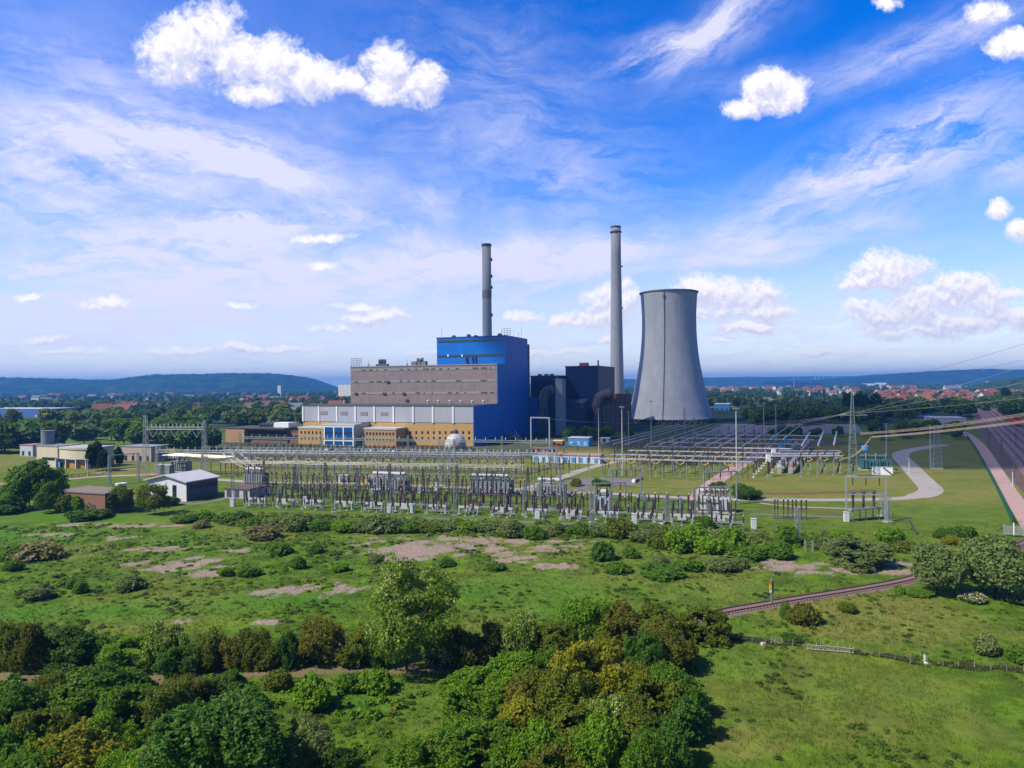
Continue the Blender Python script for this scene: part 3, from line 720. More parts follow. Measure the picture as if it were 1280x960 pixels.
row([(38, 634, 570, 70, 'green', 'bush'), (62, 640, 596, 34, 'green', 'bush'), (150, 640, 602, 34, 'olive', 'loose'), (193, 643, 602, 36, 'olive', 'loose'), (15, 640, 612, 30, 'bright', 'loose')], 'tree', 'tree', 'along the meadow edge beside the brown brick block', 'bush', True, True)
row([(84, 640, 614, 26, 'olive'), (100, 640, 616, 26, 'bright'), (122, 640, 616, 24, 'green'), (212, 632, 618, 22, 'green'), (10, 642, 628, 40, 'dark'), (72, 602, 588, 14, 'grey')], 'bush', 'bush', 'around the brown brick block and white shed', 'small')
row([(933, 623, 602, 38, 'dark', 'bush'), (896, 614, 600, 22, 'dark'), (748, 607.5, 597, 16, 'dark'), (758, 608, 599, 12, 'green'), (721, 607.5, 597, 14, 'olive')], 'shrub', 'shrub', 'on the mown yard between the service roads', 'small')

# woodland beyond the works: trees one can tell apart, by belts
def belt(n, px0, px1, d0, d1, h0, h1, sps, where, name='broadleaf_tree', form='far', parts=True, avoid=()):
    k = 0; tries = 0
    while k < n and tries < n * 30:
        tries += 1
        d = d0 + (d1 - d0) * rnd.random() ** 1.3; px = rnd.uniform(px0, px1); x = (px - 640) / F * d
        if any(a < px < b and c < d < e for a, b, c, e in avoid): continue
        h = rnd.uniform(h0, h1); sp = rnd.choice(sps)
        plant(name, 'tree', where, 0, 0, 0, h * rnd.uniform(.7, 1.05) * F / d, sp, form, where, parts, True, (x, d), h)
        k += 1
OFFICE = (265, 445, 395, 520)
belt(64, -60, 275, 372, 470, 13, 18.5, ['far', 'dark', 'green', 'far', 'farlight'], 'broadleaf tree in the dense wood behind the cream pumping station', avoid=((40, 200, 300, 392),))
belt(52, -60, 440, 520, 780, 13, 20, ['far', 'farlight', 'farlight', 'green', 'olive'], 'broadleaf tree in the wood between the brick building and the village', avoid=(OFFICE, (-60, 75, 640, 800)))
belt(62, 885, 1215, 545, 700, 12, 19, ['far', 'dark', 'far'], 'dark broadleaf tree in the wood behind the grey ash yard', avoid=((870, 940, 560, 700), (1140, 1215, 500, 640)))
belt(16, 1080, 1206, 405, 500, 6, 12, ['far', 'green', 'dark'], 'low tree behind the grassy works mound beside the railway yard', avoid=((1140, 1215, 470, 640),))
belt(26, 1235, 1330, 560, 1100, 12, 20, ['dark', 'far'], 'dark tree on the far side of the railway yard', avoid=((1200, 1262, 300, 760),))
belt(14, 705, 790, 425, 470, 6, 9, ['dark', 'far'], 'low dark tree in front of the dark boiler blocks')
belt(10, 960, 1062, 425, 455, 5, 9, ['dark', 'far'], 'low dark tree in front of the grey ash yard')
for k, (px, top) in enumerate(((1058, 488), (1064, 486), (1070, 489), (1076, 487), (1081, 490), (1096, 487))):
    d = 610; x = XD(px, d); hh = ZT(px, top, d)
    plant('poplar', 'poplar', 'tall slim dark poplar in the row above the grey ash yard wood', 0, 0, 0, 9.5 if k < 5 else 15, 'conifer', 'poplar', 'row of dark poplars', True, True, (x, d), hh)
plant('poplar', 'poplar', 'tall dark conifer beside the red-roofed town near the railway yard', 0, 0, 0, 13, 'conifer', 'poplar', None, True, True, (XD(1257, 1000), 1000), ZT(1257, 482, 1000))
for px, d, top, wd in ((113, 292, 552, 5.0), (122, 296, 548, 5.5), (128, 290, 560, 4.5), (148, 300, 556, 4.0)):
    plant('pine_tree', 'pine', 'dark pine beside the cream pumping station', 0, 0, 0, wd * F / d, 'conifer', 'far', 'pines by the pumping station', True, True, (XD(px, d), d), ZT(px, top, d))
# far woods that read as one mass
def woods(name, n, px0, px1, d0, d1, h0, h1, sps, seed, gap=0.45):
    r = np.random.default_rng(seed); cos, fcs, ti, o = [], [], [], 0
    base = CROWN['farther']
    arr = []
    for me in base:
        c = np.empty(len(me.vertices) * 3, np.float32); me.vertices.foreach_get('co', c)
        tt = np.empty(len(me.vertices), np.float32); me.attributes['tint'].data.foreach_get('value', tt); arr.append((c.reshape(-1, 3), tt))
    k = 0
    while k < n:
        d = d0 * (d1 / d0) ** r.random(); px = r.uniform(px0, px1); x = (px - 640) / F * d
        if fbm(np.array([x / 160 + 90]), np.array([d / 160]), 3)[0] < gap and r.random() < .85: k += .2; continue
        c, tt = arr[r.integers(len(arr))]; h = r.uniform(h0, h1); wd = h * r.uniform(.45, .62) * (1 + max(0, d - 1500) / 3000)
        a = r.random() * 6.28; ca, sa = math.cos(a), math.sin(a)
        q = np.stack([(c[:, 0] * ca - c[:, 1] * sa) * wd + x, (c[:, 0] * sa + c[:, 1] * ca) * wd + d, (c[:, 2] + .8) * h * .6], -1)
        cos.append(q); ti.append(np.clip(tt + (r.random() - .5) * .5, 0, 1)); k += 1
    co = np.concatenate(cos); me = bpy.data.meshes.new(name); np_mesh(me, co, np.arange(len(co)).reshape(-1, 4))
    me.attributes.new('tint', 'FLOAT', 'POINT').data.foreach_set('value', np.concatenate(ti)); me.materials.append(LEAF[sps])
    return kind(link(name, me), 'stuff')
woods('near_valley_woods', 650, -140, 640, 800, 1500, 9, 17, 'far', 1, .40)
woods('valley_woods', 900, -200, 720, 1500, 3800, 9, 16, 'far', 2, .40)
woods('town_woods', 650, 760, 1420, 760, 1700, 8, 15, 'far', 3, .44)
woods('plain_woods', 1100, 640, 1500, 1700, 5200, 9, 16, 'far', 4, .40)
# ------------------------------------------------------------------ the power station
def panel_mat(name, rgb, pw, ph, seam=0.75, rough=0.55, var=0.08, streak=0.12, swap=False, rib=0.0, stain=None):
    """cladding or concrete laid in panels: seams from a brick pattern on the wall's own plane"""
    m, t = new_mat(name)
    ob = t.node('ShaderNodeTexCoord').outputs['Object']; x, y, z = t.sep(ob)
    v = t.xyz(t.math('ADD', x, y), z, 0)
    b = t.node('ShaderNodeTexBrick'); b.offset = 0.0; t.put(b.inputs['Vector'], v); t.put(b.inputs['Scale'], 1.0)
    b.inputs['Brick Width'].default_value = pw; b.inputs['Row Height'].default_value = ph; b.inputs['Mortar Size'].default_value = 0.035; b.inputs['Mortar Smooth'].default_value = .3
    b.inputs['Color1'].default_value = (1, 1, 1, 1); b.inputs['Color2'].default_value = (1 - var,) * 3 + (1,); b.inputs['Mortar'].default_value = (seam,) * 3 + (1,)
    n = t.math('MULTIPLY_ADD', t.noise(ob, 0.12, 6, 0.6), var * 2, 1 - var)
    s = t.ramp(t.noise(t.vec('MULTIPLY', ob, (.9, .9, .05)), 1.0, 6, .65), .5, .75)
    n = t.math('MULTIPLY', n, t.math('SUBTRACT', 1.0, t.math('MULTIPLY', s, streak)))
    if rib:
        wv = t.math('SINE', t.math('MULTIPLY', t.math('ADD', x, y), 6.2832 / 1.1))
        n = t.math('MULTIPLY', n, t.math('MULTIPLY_ADD', wv, rib, 1.0))
    c = t.mix(1.0, (*rgb, 1), t.xyz(n, n, n), 'MULTIPLY'); c = t.mix(1.0, c, b.outputs[0], 'MULTIPLY')
    if stain: c = t.mix(t.math('MULTIPLY', t.ramp(t.noise(t.vec('MULTIPLY', ob, (.35, .35, .12)), 1.0, 6, .7), .52, .7), .5), c, (*stain, 1))
    return finish(m, t, principled(t, c, rough, 0, .3))
BLUE = panel_mat('blue_cladding', (.003, .140, .56), 6.0, 3.0, .72, .45, .10, .12, rib=.04)
NAVY = panel_mat('navy_cladding', (.005, .020, .095), 5.0, 2.5, .85, .5, .10, .1)
WHITEC = panel_mat('pale_grey_cladding', (.36, .37, .42), 1.9, 9.0, .88, .5, .05, .10, rib=.03)
CONCP = panel_mat('weathered_concrete_panels', (.24, .19, .18), 1.5, 2.4, .84, .85, .10, .24, stain=(.15, .11, .10))
YELLOW = panel_mat('ochre_panels', (.47, .29, .11), 1.6, 1.5, .86, .75, .07, .12)
YELLOWD = panel_mat('tan_brick', (.42, .24, .10), 1.2, .5, .88, .8, .07, .12)
DARKWIN = M('dark_window', (.020, .024, .032), .22, var=.1, spec=.6)
BLUEGLASS = panel_mat('blue_spandrel_glass', (.010, .075, .25), 1.3, 1.2, .8, .25, .06, .05)
ROOFD = M('dark_roof_felt', (.075, .07, .07), .9, var=.2, scale=.15)
STEEL = M('galvanised_steel', (.32, .34, .35), .5, .25, var=.15, scale=1.0)
DSTEEL = M('dark_steel', (.085, .09, .10), .55, .3, var=.2, scale=1.0)
WHITE = M('white_paint', (.74, .75, .76), .5, var=.07, scale=.5)
LGREY = M('light_grey_paint', (.46, .48, .49), .5, var=.08, scale=.5)
GREYP = M('mid_grey_paint', (.24, .25, .27), .5, var=.12, scale=.5)
RUST = M('rusty_steel', (.30, .10, .05), .8, var=.35, scale=.8, stain=(.12, .05, .03))
BROWNI = M('brown_porcelain', (.060, .030, .022), .25, var=.12, spec=.5)
YELP = M('yellow_paint', (.62, .40, .04), .5, var=.1)
REDP = M('red_paint', (.50, .03, .025), .5, var=.1)
TEAL = M('teal_paint', (.045, .14, .16), .5, var=.12)
ORANGE = M('orange_paint', (.60, .20, .03), .55, var=.1)
SKYB = M('sky_blue_paint', (.06, .25, .50), .5, var=.1)
BRICKR = panel_mat('brown_brick', (.24, .125, .085), .5, .16, .85, .9, .12, .15)

TH = math.radians(20)
A0 = G(592, 558)
ca, sa = math.cos(TH), math.sin(TH)
def LX(px, py, t, org=A0, c=ca, s=sa):
    """x along a turned front (to the right), of what shows at px on the line t metres behind the origin"""
    u, v = unroll(px, py); k = u / F
    ox, oy = org[0] + s * t, org[1] + c * t
    return (k * oy - ox) / (c + k * s)
def WD(x, t, org=A0, c=ca, s=sa): return org[0] + c * x + s * t, org[1] - s * x + c * t
def LZ(px, py, x, t, org=A0, c=ca, s=sa): return ZT(px, py, WD(x, t, org, c, s)[1])

ps = thing('power_station', 'huge stepped power station hall with bright blue end wall and boiler house', 'power station', (*A0, 0), -TH)
XL, ZH = -115.5, 22.5
base = MB().box(XL + .6, -.3, .25, 37.5, 0, 13.2).build('base_storey', YELLOW, ps)
hall = MB().box(XL, -.05, 0, 37.8, 13.2, ZH).box(XL - .25, -.05, -.25, 37.8, ZH, ZH + .5, 1).build('turbine_hall', [WHITEC, ROOFD], ps)
for zx in (155, 245, 337, 432, 528, 626, 725, 826, 76):
    x = LX(360 + zx / 4, 519, 0); MB().box(x - .45, x + .45, -.4, -.002, 13.0, ZH - .1).build('pilaster', WHITE, hall)
lou = MB()
for k in range(7): lou.box(-2.4, 2.4, -.2 - .03 * (k % 2), 0, -1 + .3 * k, -.75 + .3 * k)
lou = lou.mesh('louvre', GREYP)
for zx in (180, 280, 380, 482):
    link('louvre', lou, hall, (LX(360 + zx / 4, 517, 0), -.01, LZ(360 + zx / 4, 517, -70, 0)))
win = MB().box(-.62, .62, -.05, .1, -.8, .8).mesh('window', DARKWIN)
for zx in [583 + 29.3 * k for k in range(12)]:
    for zy in (563, 591):
        px, py = 360 + zx / 4, 400 + zy / 4
        x = LX(px, py, .25); link('window', win, base, (x, .24, LZ(px, py, x, .25)))
vent = MB().lathe([(.5, 0), (.5, 1.3), (.9, 1.3), (.95, 1.9), (.5, 2.3)], 10).mesh('roof_vent', LGREY)
for zx in (700, 752, 810, 865, 922, 978):
    link('roof_vent', vent, hall, (LX(360 + zx / 4, 504, 35.5), 35.5, ZH + .5))
bun = MB().box(-104.9, -.05, 37.85, 50.85, 0, 47).build('coal_bunker', CONCP, ps)
MB().box(-105.1, 0.1, 37.6, 50.85, 47, 47.6).build('roof_edge', GREYP, bun)
for z in (45, 37.3, 29.8):
    b = MB().box(-104.4, -1, 37.70, 37.84, z - .65, z + .65)
    for k in range(18):
        if rnd.random() < .6: x = -102 + 5.7 * k; b.box(x, x + rnd.uniform(1, 4.5), 37.66, 37.70, z - .42, z + .42, 1)
    b.build('window_band', [M('band_grey', (.25, .24, .25), .6), M('band_dark', (.07, .06, .06), .5)], bun)
for zx, zy in ((500, 310), (482, 368), (580, 368), (340, 368), (595, 402)):
    px, py = 360 + zx / 4, 400 + zy / 4; x = LX(px, py, 37.7)
    MB().box(x - 1.2, x + 1.2, 37.2, 37.64, -.6 + LZ(px, py, x, 37.7), .7 + LZ(px, py, x, 37.7)).build('hatch', M('hatch_rust', (.07, .045, .04), .8), bun)
x = LX(427, 488, 44); MB().box(x, -105, 40, 49, LZ(430, 495, x, 40), LZ(430, 481, x, 40)).box(x + 1.5, x + 2.1, 44, 44.6, 0, LZ(430, 495, x, 40)).build('annex', LGREY, bun)
boi = MB().box(-47.4, -.05, 50.9, 95, 0, 65.2).build('boiler_house', BLUE, ps)
for zy, hh in ((103, 1.5), (178, 1.5)):
    x0 = LX(547.2, 445, 50.9); z = LZ(590, 400 + zy / 4, -25, 50.9)
    wb = MB().box(x0, -.9, 50.72, 50.89, z - hh / 2, z + hh / 2)
    for k in range(20): wb.box(x0 + 2.3 * k, x0 + 2.3 * k + .12, 50.66, 50.72, z - hh / 2, z + hh / 2, 1)
    wb.build('window_band', [M('band_window', (.03, .05, .06), .25, spec=.6), DSTEEL], boi)
for zx in (800, 870):
    px, py = 360 + zx / 4, 400 + 178 / 4; x = LX(px, py, 50.7); z = LZ(px, py, x, 50.7)
    MB().box(x - .5, x + .5, 50.6, 50.65, z - .6, z + .6).build('pane', WHITE, boi)
MB().box(-47.6, .2, 50.7, 95.2, 65.2, 65.9).build('roof_edge', M('blue_trim', (.006, .05, .25), .5), boi)
MB().box(-42, -.3, 95.05, 101.6, 0, 62.6).build('lift_shaft', M('brown_grey_concrete', (.17, .13, .115), .85, var=.15, scale=.2, streak=.2), ps)
MB().box(-34, -.05, 101.7, 117, 0, 25.2).build('ash_house', BLUE, ps)
ew = MB()
prof = [(0, 0), (117.3, 0), (117.3, 25.6), (101.6, 25.6), (95.2, 25.6), (95.2, 66.1), (50.6, 66.1), (50.6, 47.7), (37.5, 47.7), (37.5, 23.1), (0, 23.1)]
n = len(prof)
ew.add([(0.0, y - .3, z) for y, z in prof] + [(.45, y - .3, z) for y, z in prof], [tuple(range(n)), tuple(range(2 * n - 1, n - 1, -1))] + [(k, n + k, n + (k + 1) % n, (k + 1) % n)[::-1] for k in range(n)])
ew = ew.build('end_wall', BLUE, ps)
MB().box(.45, .6, 58, 62, 0, 4.6).build('door', M('ochre_door', (.5, .3, .05), .6), ew)
for y in (8, 22, 40, 75): MB().box(.45, .9, y, y + 1.2, 7.5, 8.3).build('wall_lamp', DSTEEL, ew)
for y in range(12, 50, 5): MB().box(.45, .52, y, y + 1.6, 2.0, 3.0).build('window', DARKWIN, ew)
# clutter on the roofs
def cluster(name, x, y, z, parent, bits, m):
    mb = MB()
    for b in bits:
        if b[0] == 'box': mb.box(x + b[1], x + b[2], y, y + 3, z, z + b[3])
        else: mb.tube((x + b[1], y + 1, z), (x + b[1] + b[4], y + 1, z + b[3]), b[2], b[2], 8); mb.tube((x + b[1] + b[4], y + 1, z + b[3]), (x + b[1] + b[4] + .8, y - .4, z + b[3] + .6), b[2] * 1.2, b[2] * 1.2, 8)
    return mb.build(name, m, parent)
def RX(zx, t): return LX(360 + zx / 4, 455, t)
cluster('extract_fan', RX(465, 45), 45, 47.6, bun, [('box', -4, 4.5, 1.5), ('p', -2, .8, 3.2, .5), ('p', 0, .8, 3.4, .5), ('p', 2, .8, 3.2, .5)], DSTEEL)
cluster('extract_fan', RX(650, 45), 45, 47.6, bun, [('box', -5, -1.5, 2.8), ('box', 2, 5.5, 2.8), ('p', -1, .7, 3.6, .4), ('p', .8, .7, 3.4, .4), ('p', 2.4, .7, 3.8, .4)], M('fan_grey', (.16, .15, .15), .6))
cluster('extract_fan', RX(900, 47), 46, 47.6, bun, [('p', 0, .9, 3.2, -.6), ('p', 4, .6, 3.6, -.4), ('p', 6, .6, 3.8, -.4)], M('black_pipe', (.02, .02, .022), .5))
mb = MB(); x = RX(342, 44)
for k in range(5): mb.bar((x - 4 + 2 * k, 44, 47.6), (x - 4 + 2 * k, 44, 53.5), .14); 
for k in range(4): mb.bar((x - 4 + 2 * k, 44, 47.6), (x - 2 + 2 * k, 44, 53.5), .12); mb.bar((x - 4, 44, 49 + 1.4 * k), (x + 4, 44, 49 + 1.4 * k), .12)
mb.build('aerial_frame', DSTEEL, bun)
for zx in (402, 596, 850): x = RX(zx, 42); MB().bar((x, 42, 47.6), (x, 42, 52), .14).box(x - .3, x + .3, 41.8, 42.2, 47.6, 49).build('aerial', DSTEEL, bun)
for zx, h in ((770, 7), (830, 1.8), (905, 2.2), (940, 1.4), (1060, 2), (1125, 5), (1155, 4), (1175, 8)):
    x = RX(zx, 60) if zx < 1083 else -1.5; y = 60 if zx < 1083 else 60 + (zx - 1083) * .3
    if h > 3: MB().bar((x, y, 65.9), (x, y, 65.9 + h), .12).build('aerial', DSTEEL, boi)
    else: MB().lathe([(1.6, 0), (1.6, h * .6), (.9, h)], 8, (x, y, 65.9)).build('roof_vent', DSTEEL, boi)
mb = MB(); x = -3
for k in range(4): mb.bar((x - 3 + 2 * k, 62, 65.9), (x - 3 + 2 * k, 62, 71), .14); mb.bar((x - 3, 62, 67 + 1.3 * k), (x + 3, 62, 67 + 1.3 * k), .14)
mb.build('aerial_frame', DSTEEL, boi)

# offices in front of the hall
of = thing('office_building', 'low ochre office wings with blue glazed middle in front of the power station', 'office building', (*A0, 0), -TH)
def office_wing(name, pa, pb, t0, ptop, m, rows, cols, roofm, zmid=None):
    xa, xb = LX(pa, 545, t0), LX(pb, 545, t0); zt = LZ((pa + pb) / 2, ptop, (xa + xb) / 2, t0)
    o = MB().box(xa, xb, t0, -.02, 0, zt).box(xa - .3, xb + .3, t0 - .3, -.02, zt, zt + .9, 1).build(name, [m, roofm], of)
    for r in range(rows):
        for c in range(cols):
            x = xa + (xb - xa) * (c + .8) / (cols + .6); z = zt - 2.4 - 3.4 * r
            w2 = MB().box(x - .6, x + .6, t0 - .06, t0 + .1, z - .8, z + .8).build('window', DARKWIN, o)
            MB().box(x - .7, x + .7, t0 - .16, t0, z - .98, z - .84).build('sill', LGREY, w2)
    return o, xa, xb, zt
office_wing('office_wing', 373, 404.2, -11, 535.6, YELLOW, 2, 6, LGREY)
office_wing('office_wing', 455.5, 495, -12, 537, YELLOWD, 2, 9, LGREY)
o, xa, xb, zt = office_wing('glazed_hall', 404.5, 443, -16, 532.2, LGREY, 0, 0, LGREY)
gl = MB().box(xa + .7, xb - .7, -16.12, -15.9, .5, zt - .6).build('glazing', BLUEGLASS, o)
for k in range(3):
    w3 = (xb - xa - 1.4) / 3
    for r in range(3):
        for q in range(3):
            x = xa + .7 + w3 * (k + (q + .5) / 3); z = zt - 4.2 - 4.0 * r
            MB().box(x - .8, x + .8, -16.2, -16.1, z - .6, z + .6).build('window', DARKWIN, gl)
for k in range(4):
    x = xa + .7 + (xb - xa - 1.4) * k / 3; MB().box(x - .35, x + .35, -16.35, -15.9, 0, zt - .4).build('mullion_post', WHITE, o)
for z in (zt - 6.4 - 2.2, zt - .6): MB().box(xa, xb, -16.3, -15.9, z - .3, z + .3).build('rail', WHITE, o)
MB().prism([(xa - .3, -9), (xb + .3, -9), (xb + .3, 0), (xa - .3, 0)], zt + .9, zt + 1.6).build('roof', GREYP, o)

# brown brick canteen to the left
cx, cyy = G(305.4, 553.2)
cb = thing('brick_building', 'long brown brick building with tan gable and black tanks on its flat roof', 'building', (cx, cyy, 0), -TH)
org = (cx, cyy); xa = LX(282, 545, 0, org); xb = LX(343, 545, 0, org) + 6
zt = ZT(300, 536, cyy)
wl = MB().box(xa, 0, 0, 22, 0, zt).build('wall', panel_mat('tan_render', (.40, .235, .13), 2.5, 3, .9, .8), cb)
lw = MB().box(0.02, 30, 3, 20, 0, zt - .4).build('wing_wall', BRICKR, cb)
for z in (1.6, 5.2): MB().box(.5, 29.6, 2.86, 3.05, z, z + 2.0).build('window_band', DARKWIN, lw)
MB().box(xa - .3, 30.3, -.3, 22.3, zt, zt + .6).build('roof', ROOFD, cb)
MB().box(16, 27, 8, 16, zt + .6, zt + 3.6).build('plant_room', WHITE, cb)
for k in range(4): MB().tube((5 + 2.6 * k, 8, zt + 1.6), (6.2 + 2.6 * k, 11, zt + 2.4 + .4 * k), 1.0, 1.0, 10).build('tank', DSTEEL, cb)
MB().box(30.05, 52, 4, 16, 0, zt - 1.6).box(30.05, 52, 3.8, 16.2, zt - 1.6, zt - 1.2, 1).box(30.4, 51.6, 3.9, 4, 2, 4.6, 2).build('link_corridor', [BRICKR, ROOFD, DARKWIN], cb)

# cooling tower
TX, TY = XD(837.0, 614, 500), 614.0
ct = thing('cooling_tower', 'tall pale concrete hyperbolic cooling tower beside the tall chimney', 'cooling tower', (TX, TY, 0))
m, t = new_mat('tower_concrete')
ob = t.node('ShaderNodeTexCoord').outputs['Object']; x, y, z = t.sep(ob)
ang = t.math('ARCTAN2', y, x)
v2 = t.xyz(t.math('MULTIPLY', ang, 28.0), z, 0)
b = t.node('ShaderNodeTexBrick'); b.offset = 0; t.put(b.inputs['Vector'], v2); t.put(b.inputs['Scale'], 1)
for k, val in (('Brick Width', 1.9), ('Row Height', 1.55), ('Mortar Size', .06), ('Mortar Smooth', .4)): b.inputs[k].default_value = val
b.inputs['Color1'].default_value = (1, 1, 1, 1); b.inputs['Color2'].default_value = (.92, .92, .92, 1); b.inputs['Mortar'].default_value = (.66, .66, .68, 1)
st = t.ramp(t.noise(t.xyz(t.math('MULTIPLY', ang, 22.0), t.math('MULTIPLY', z, .035), 0), 1.0, 8, .68), .46, .74)
st = t.math('MULTIPLY', st, t.ramp(z, 30, 100))
big = t.ramp(t.noise(t.xyz(t.math('MULTIPLY', ang, 4.0), t.math('MULTIPLY', z, .05), 0), 1.0, 6, .6), .35, .7)
dk = t.math('MULTIPLY', t.math('SUBTRACT', 1, t.math('MULTIPLY', st, .24)), t.math('MULTIPLY_ADD', big, .14, .88))
c = t.mix(1.0, (.52, .53, .565, 1), t.xyz(dk, dk, dk), 'MULTIPLY'); c = t.mix(1.0, c, b.outputs[0], 'MULTIPLY')
finish(m, t, principled(t, c, .9, 0, .2))
TP = [(37.3, 4.0), (34.4, 12.4), (31.2, 26.5), (28.4, 40.6), (25.3, 58), (23.7, 76), (23.3, 90), (23.6, 104), (24.6, 116.5)]
zz = np.linspace(4, 116.5, 46); rr = np.interp(zz, [p[1] for p in TP], [p[0] for p in TP]); rr = np.convolve(np.pad(rr, 3, 'edge'), np.ones(7) / 7, 'valid'); rr[0] = 37.3; rr[-1] = 24.7; zz = 4 + (zz - 4) * .975
pr = list(zip(rr, zz))
sh = MB().lathe(pr + [(r - .5, q) for r, q in pr[::-1]], 96, cap=False).build('shell', m, ct, True)
MB().lathe([(24.6, 113.3), (25.5, 113.5), (25.5, 114.4), (24.0, 114.4), (24.0, 113.6)], 96, cap=False).build('rim', M('rim_dark', (.22, .23, .22), .8), ct)
mb = MB()
for k in range(44):
    a0, a1 = 2 * math.pi * k / 44, 2 * math.pi * (k + .5) / 44
    for e in (a0, 2 * math.pi * (k + 1) / 44): mb.tube((38.2 * math.cos(a1), 38.2 * math.sin(a1), 0), (37.1 * math.cos(e), 37.1 * math.sin(e), 4.2), .42, .42, 6)
mb.build('colonnade', M('leg_concrete', (.10, .10, .105), .9), ct)
MB().lathe([(36.2, 0), (36.2, 1.2), (35.6, 1.2), (35.6, .2)], 64, cap=False).lathe([(33.5, 0), (33.5, 4.4)], 48, cap=True).build('basin', M('basin_dark', (.05, .052, .06), .9), ct)
la = math.atan2(0 - (TY - 0), XD(827.5, 590, 440) - TX) ; la = -math.pi / 2 - .38
mb = MB(); q = [((r + .35) * math.cos(la), (r + .35) * math.sin(la), h) for r, h in pr]; mb.path(q, .32, 5); mb.box(q[-3][0] - .8, q[-3][0] + .8, q[-3][1] - .6, q[-3][1] + .2, 107.5, 109.5)
mb.build('ladder', M('ladder_dark', (.13, .13, .145), .7), ct)

# chimneys
CHM = M('chimney_concrete', (.36, .365, .38), .85, var=.12, scale=.08, streak=.25)
def ring_mat(name, rgb, step):
    m, t = new_mat(name); ob = t.node('ShaderNodeTexCoord').outputs['Object']; x, y, z = t.sep(ob)
    f = t.math('MULTIPLY_ADD', t.ramp(t.math('FRACT', t.math('MULTIPLY', z, 1 / step)), .9, 1.0), -.16, 1.0)
    s = t.ramp(t.noise(t.xyz(x, y, t.math('MULTIPLY', z, .05)), .8, 6, .65), .45, .75)
    f = t.math('MULTIPLY', f, t.math('MULTIPLY_ADD', s, -.22, 1.0)); f = t.math('MULTIPLY', f, t.math('MULTIPLY_ADD', t.ramp(z, 95, 175), -.22, 1.0))
    return finish(m, t, principled(t, t.mix(1.0, (*rgb, 1), t.xyz(f, f, f), 'MULTIPLY'), .85, 0, .2))
d = 600; x = XD(771.5, d, 500); zt = ZT(771, 283.5, d)
c2 = thing('chimney', 'tallest pale concrete chimney, standing between the navy blocks and cooling tower', 'chimney', (x, d, 0))
MB().lathe([(6.5, 0), (6.0, 25), (5.4, 60), (4.8, 105), (4.3, 145), (4.2, zt)], 40).build('shaft', ring_mat('chimney_rings', (.45, .455, .48), 2.6), c2, True)
MB().lathe([(4.25, zt - 5.2), (5.0, zt - 5.2), (5.0, zt - 4.2), (4.25, zt - 4.2)], 32, cap=False).lathe([(4.3, zt - .8), (4.5, zt - .8), (4.5, zt + .3), (3.4, zt + .3)], 32).build('collar', DSTEEL, c2)
for z in (135, 99, 36): MB().box(4.4, 5.6, -.7, .7, z, z + 1.3).build('lamp_platform', DSTEEL, c2)
x, d = WD(LX(608.7, 380, 106), 106); zt = ZT(608.5, 305.5, d)
c1 = thing('chimney', 'slimmer grey chimney rising behind the blue boiler house roof', 'chimney', (x, d, 0))
MB().lathe([(4.3, 0), (3.5, 60), (3.3, 98), (3.2, zt)], 32).build('shaft', ring_mat('slim_chimney_rings', (.38, .395, .41), 3.2), c1, True)
MB().lathe([(3.28, zt - 1.4), (3.6, zt - 1.4), (3.6, zt + .2), (2.8, zt + .2)], 28).build('collar', DSTEEL, c1)
MB().lathe([(3.42, 97), (3.46, 97.2), (3.44, 103), (3.38, 103.2)], 32, cap=False).build('band', M('faded_band', (.27, .225, .22), .85), c1)
for z in (124, 112, 84, 104): MB().box(2.9, 4.2, -1.2, .2, z, z + 2).build('bracket', DSTEEL, c1)

# dark boiler blocks, ducts and stores behind
def block(label, pa, pb, ptop, d, dep, m, name='boiler_block', cat='boiler block', rz=-TH, roofm=None):
    org = G(pa, 480 + 35 * F / d - SR * (pa - 640)); xb = LX(pb, 520, 0, org)
    t_ = thing(name, label, cat, (*org, 0), rz); zt = ZT(pa, ptop, org[1])
    MB().box(0, xb, 0, dep, 0, zt).build('wall', m, t_)
    MB().box(-.3, xb + .3, -.3, dep + .3, zt, zt + .8).build('roof_edge', roofm or m, t_)
    return t_, xb, zt
t_, xb, zt = block('tall navy boiler block standing left of the tall chimney', 707.5, 748, 459, 520, 60, NAVY)
MB().box(8, 14, 10, 16, zt + .8, zt + 3.4).build('roof_hut', RUST, t_)
MB().box(22, 23, 10, 11, zt + .8, zt + 5).build('aerial', DSTEEL, t_)
t_, xb, zt = block('shorter navy boiler block just behind the blue end wall', 664, 698, 471, 505, 40, NAVY)
for k in (4, 9, 13): MB().box(k, k + 2.4, 4, 7, zt + .8, zt + 2).build('roof_hut', DSTEEL, t_)
t_, xb, zt = block('narrow pale grey silo tower beside the navy blocks', 694.6, 703, 475, 470, 9, panel_mat('pale_silo', (.30, .32, .35), 2, 4, .9, .6), 'silo_tower', 'silo')
MB().box(.5, 2, .5, 2, zt + .8, zt + 2.4).build('hatch', DSTEEL, t_)
t_, xb, zt = block('low blue-grey shed at the foot of the tall navy block', 705, 729, 505, 500, 14, M('slate_cladding', (.035, .06, .12), .6, var=.1), 'plant_shed', 'shed')
MB().add([(-.4, -.4, zt + .8), (xb + .4, -.4, zt + .8), (xb + .4, 14.4, zt + 3.4), (-.4, 14.4, zt + 3.4), (-.4, 14.4, zt + .8), (xb + .4, 14.4, zt + .8)], [(0, 1, 2, 3), (3, 2, 5, 4), (0, 3, 4), (1, 5, 2)]).build('roof', M('slate_roof', (.06, .08, .12), .7), t_)
d = 482; x = XD(679, d); zb = ZT(680, 500, d)
dk_ = thing('flue_duct', 'grey hooded flue duct rising beside the pale silo tower', 'flue duct', (x, d, 0), -TH)
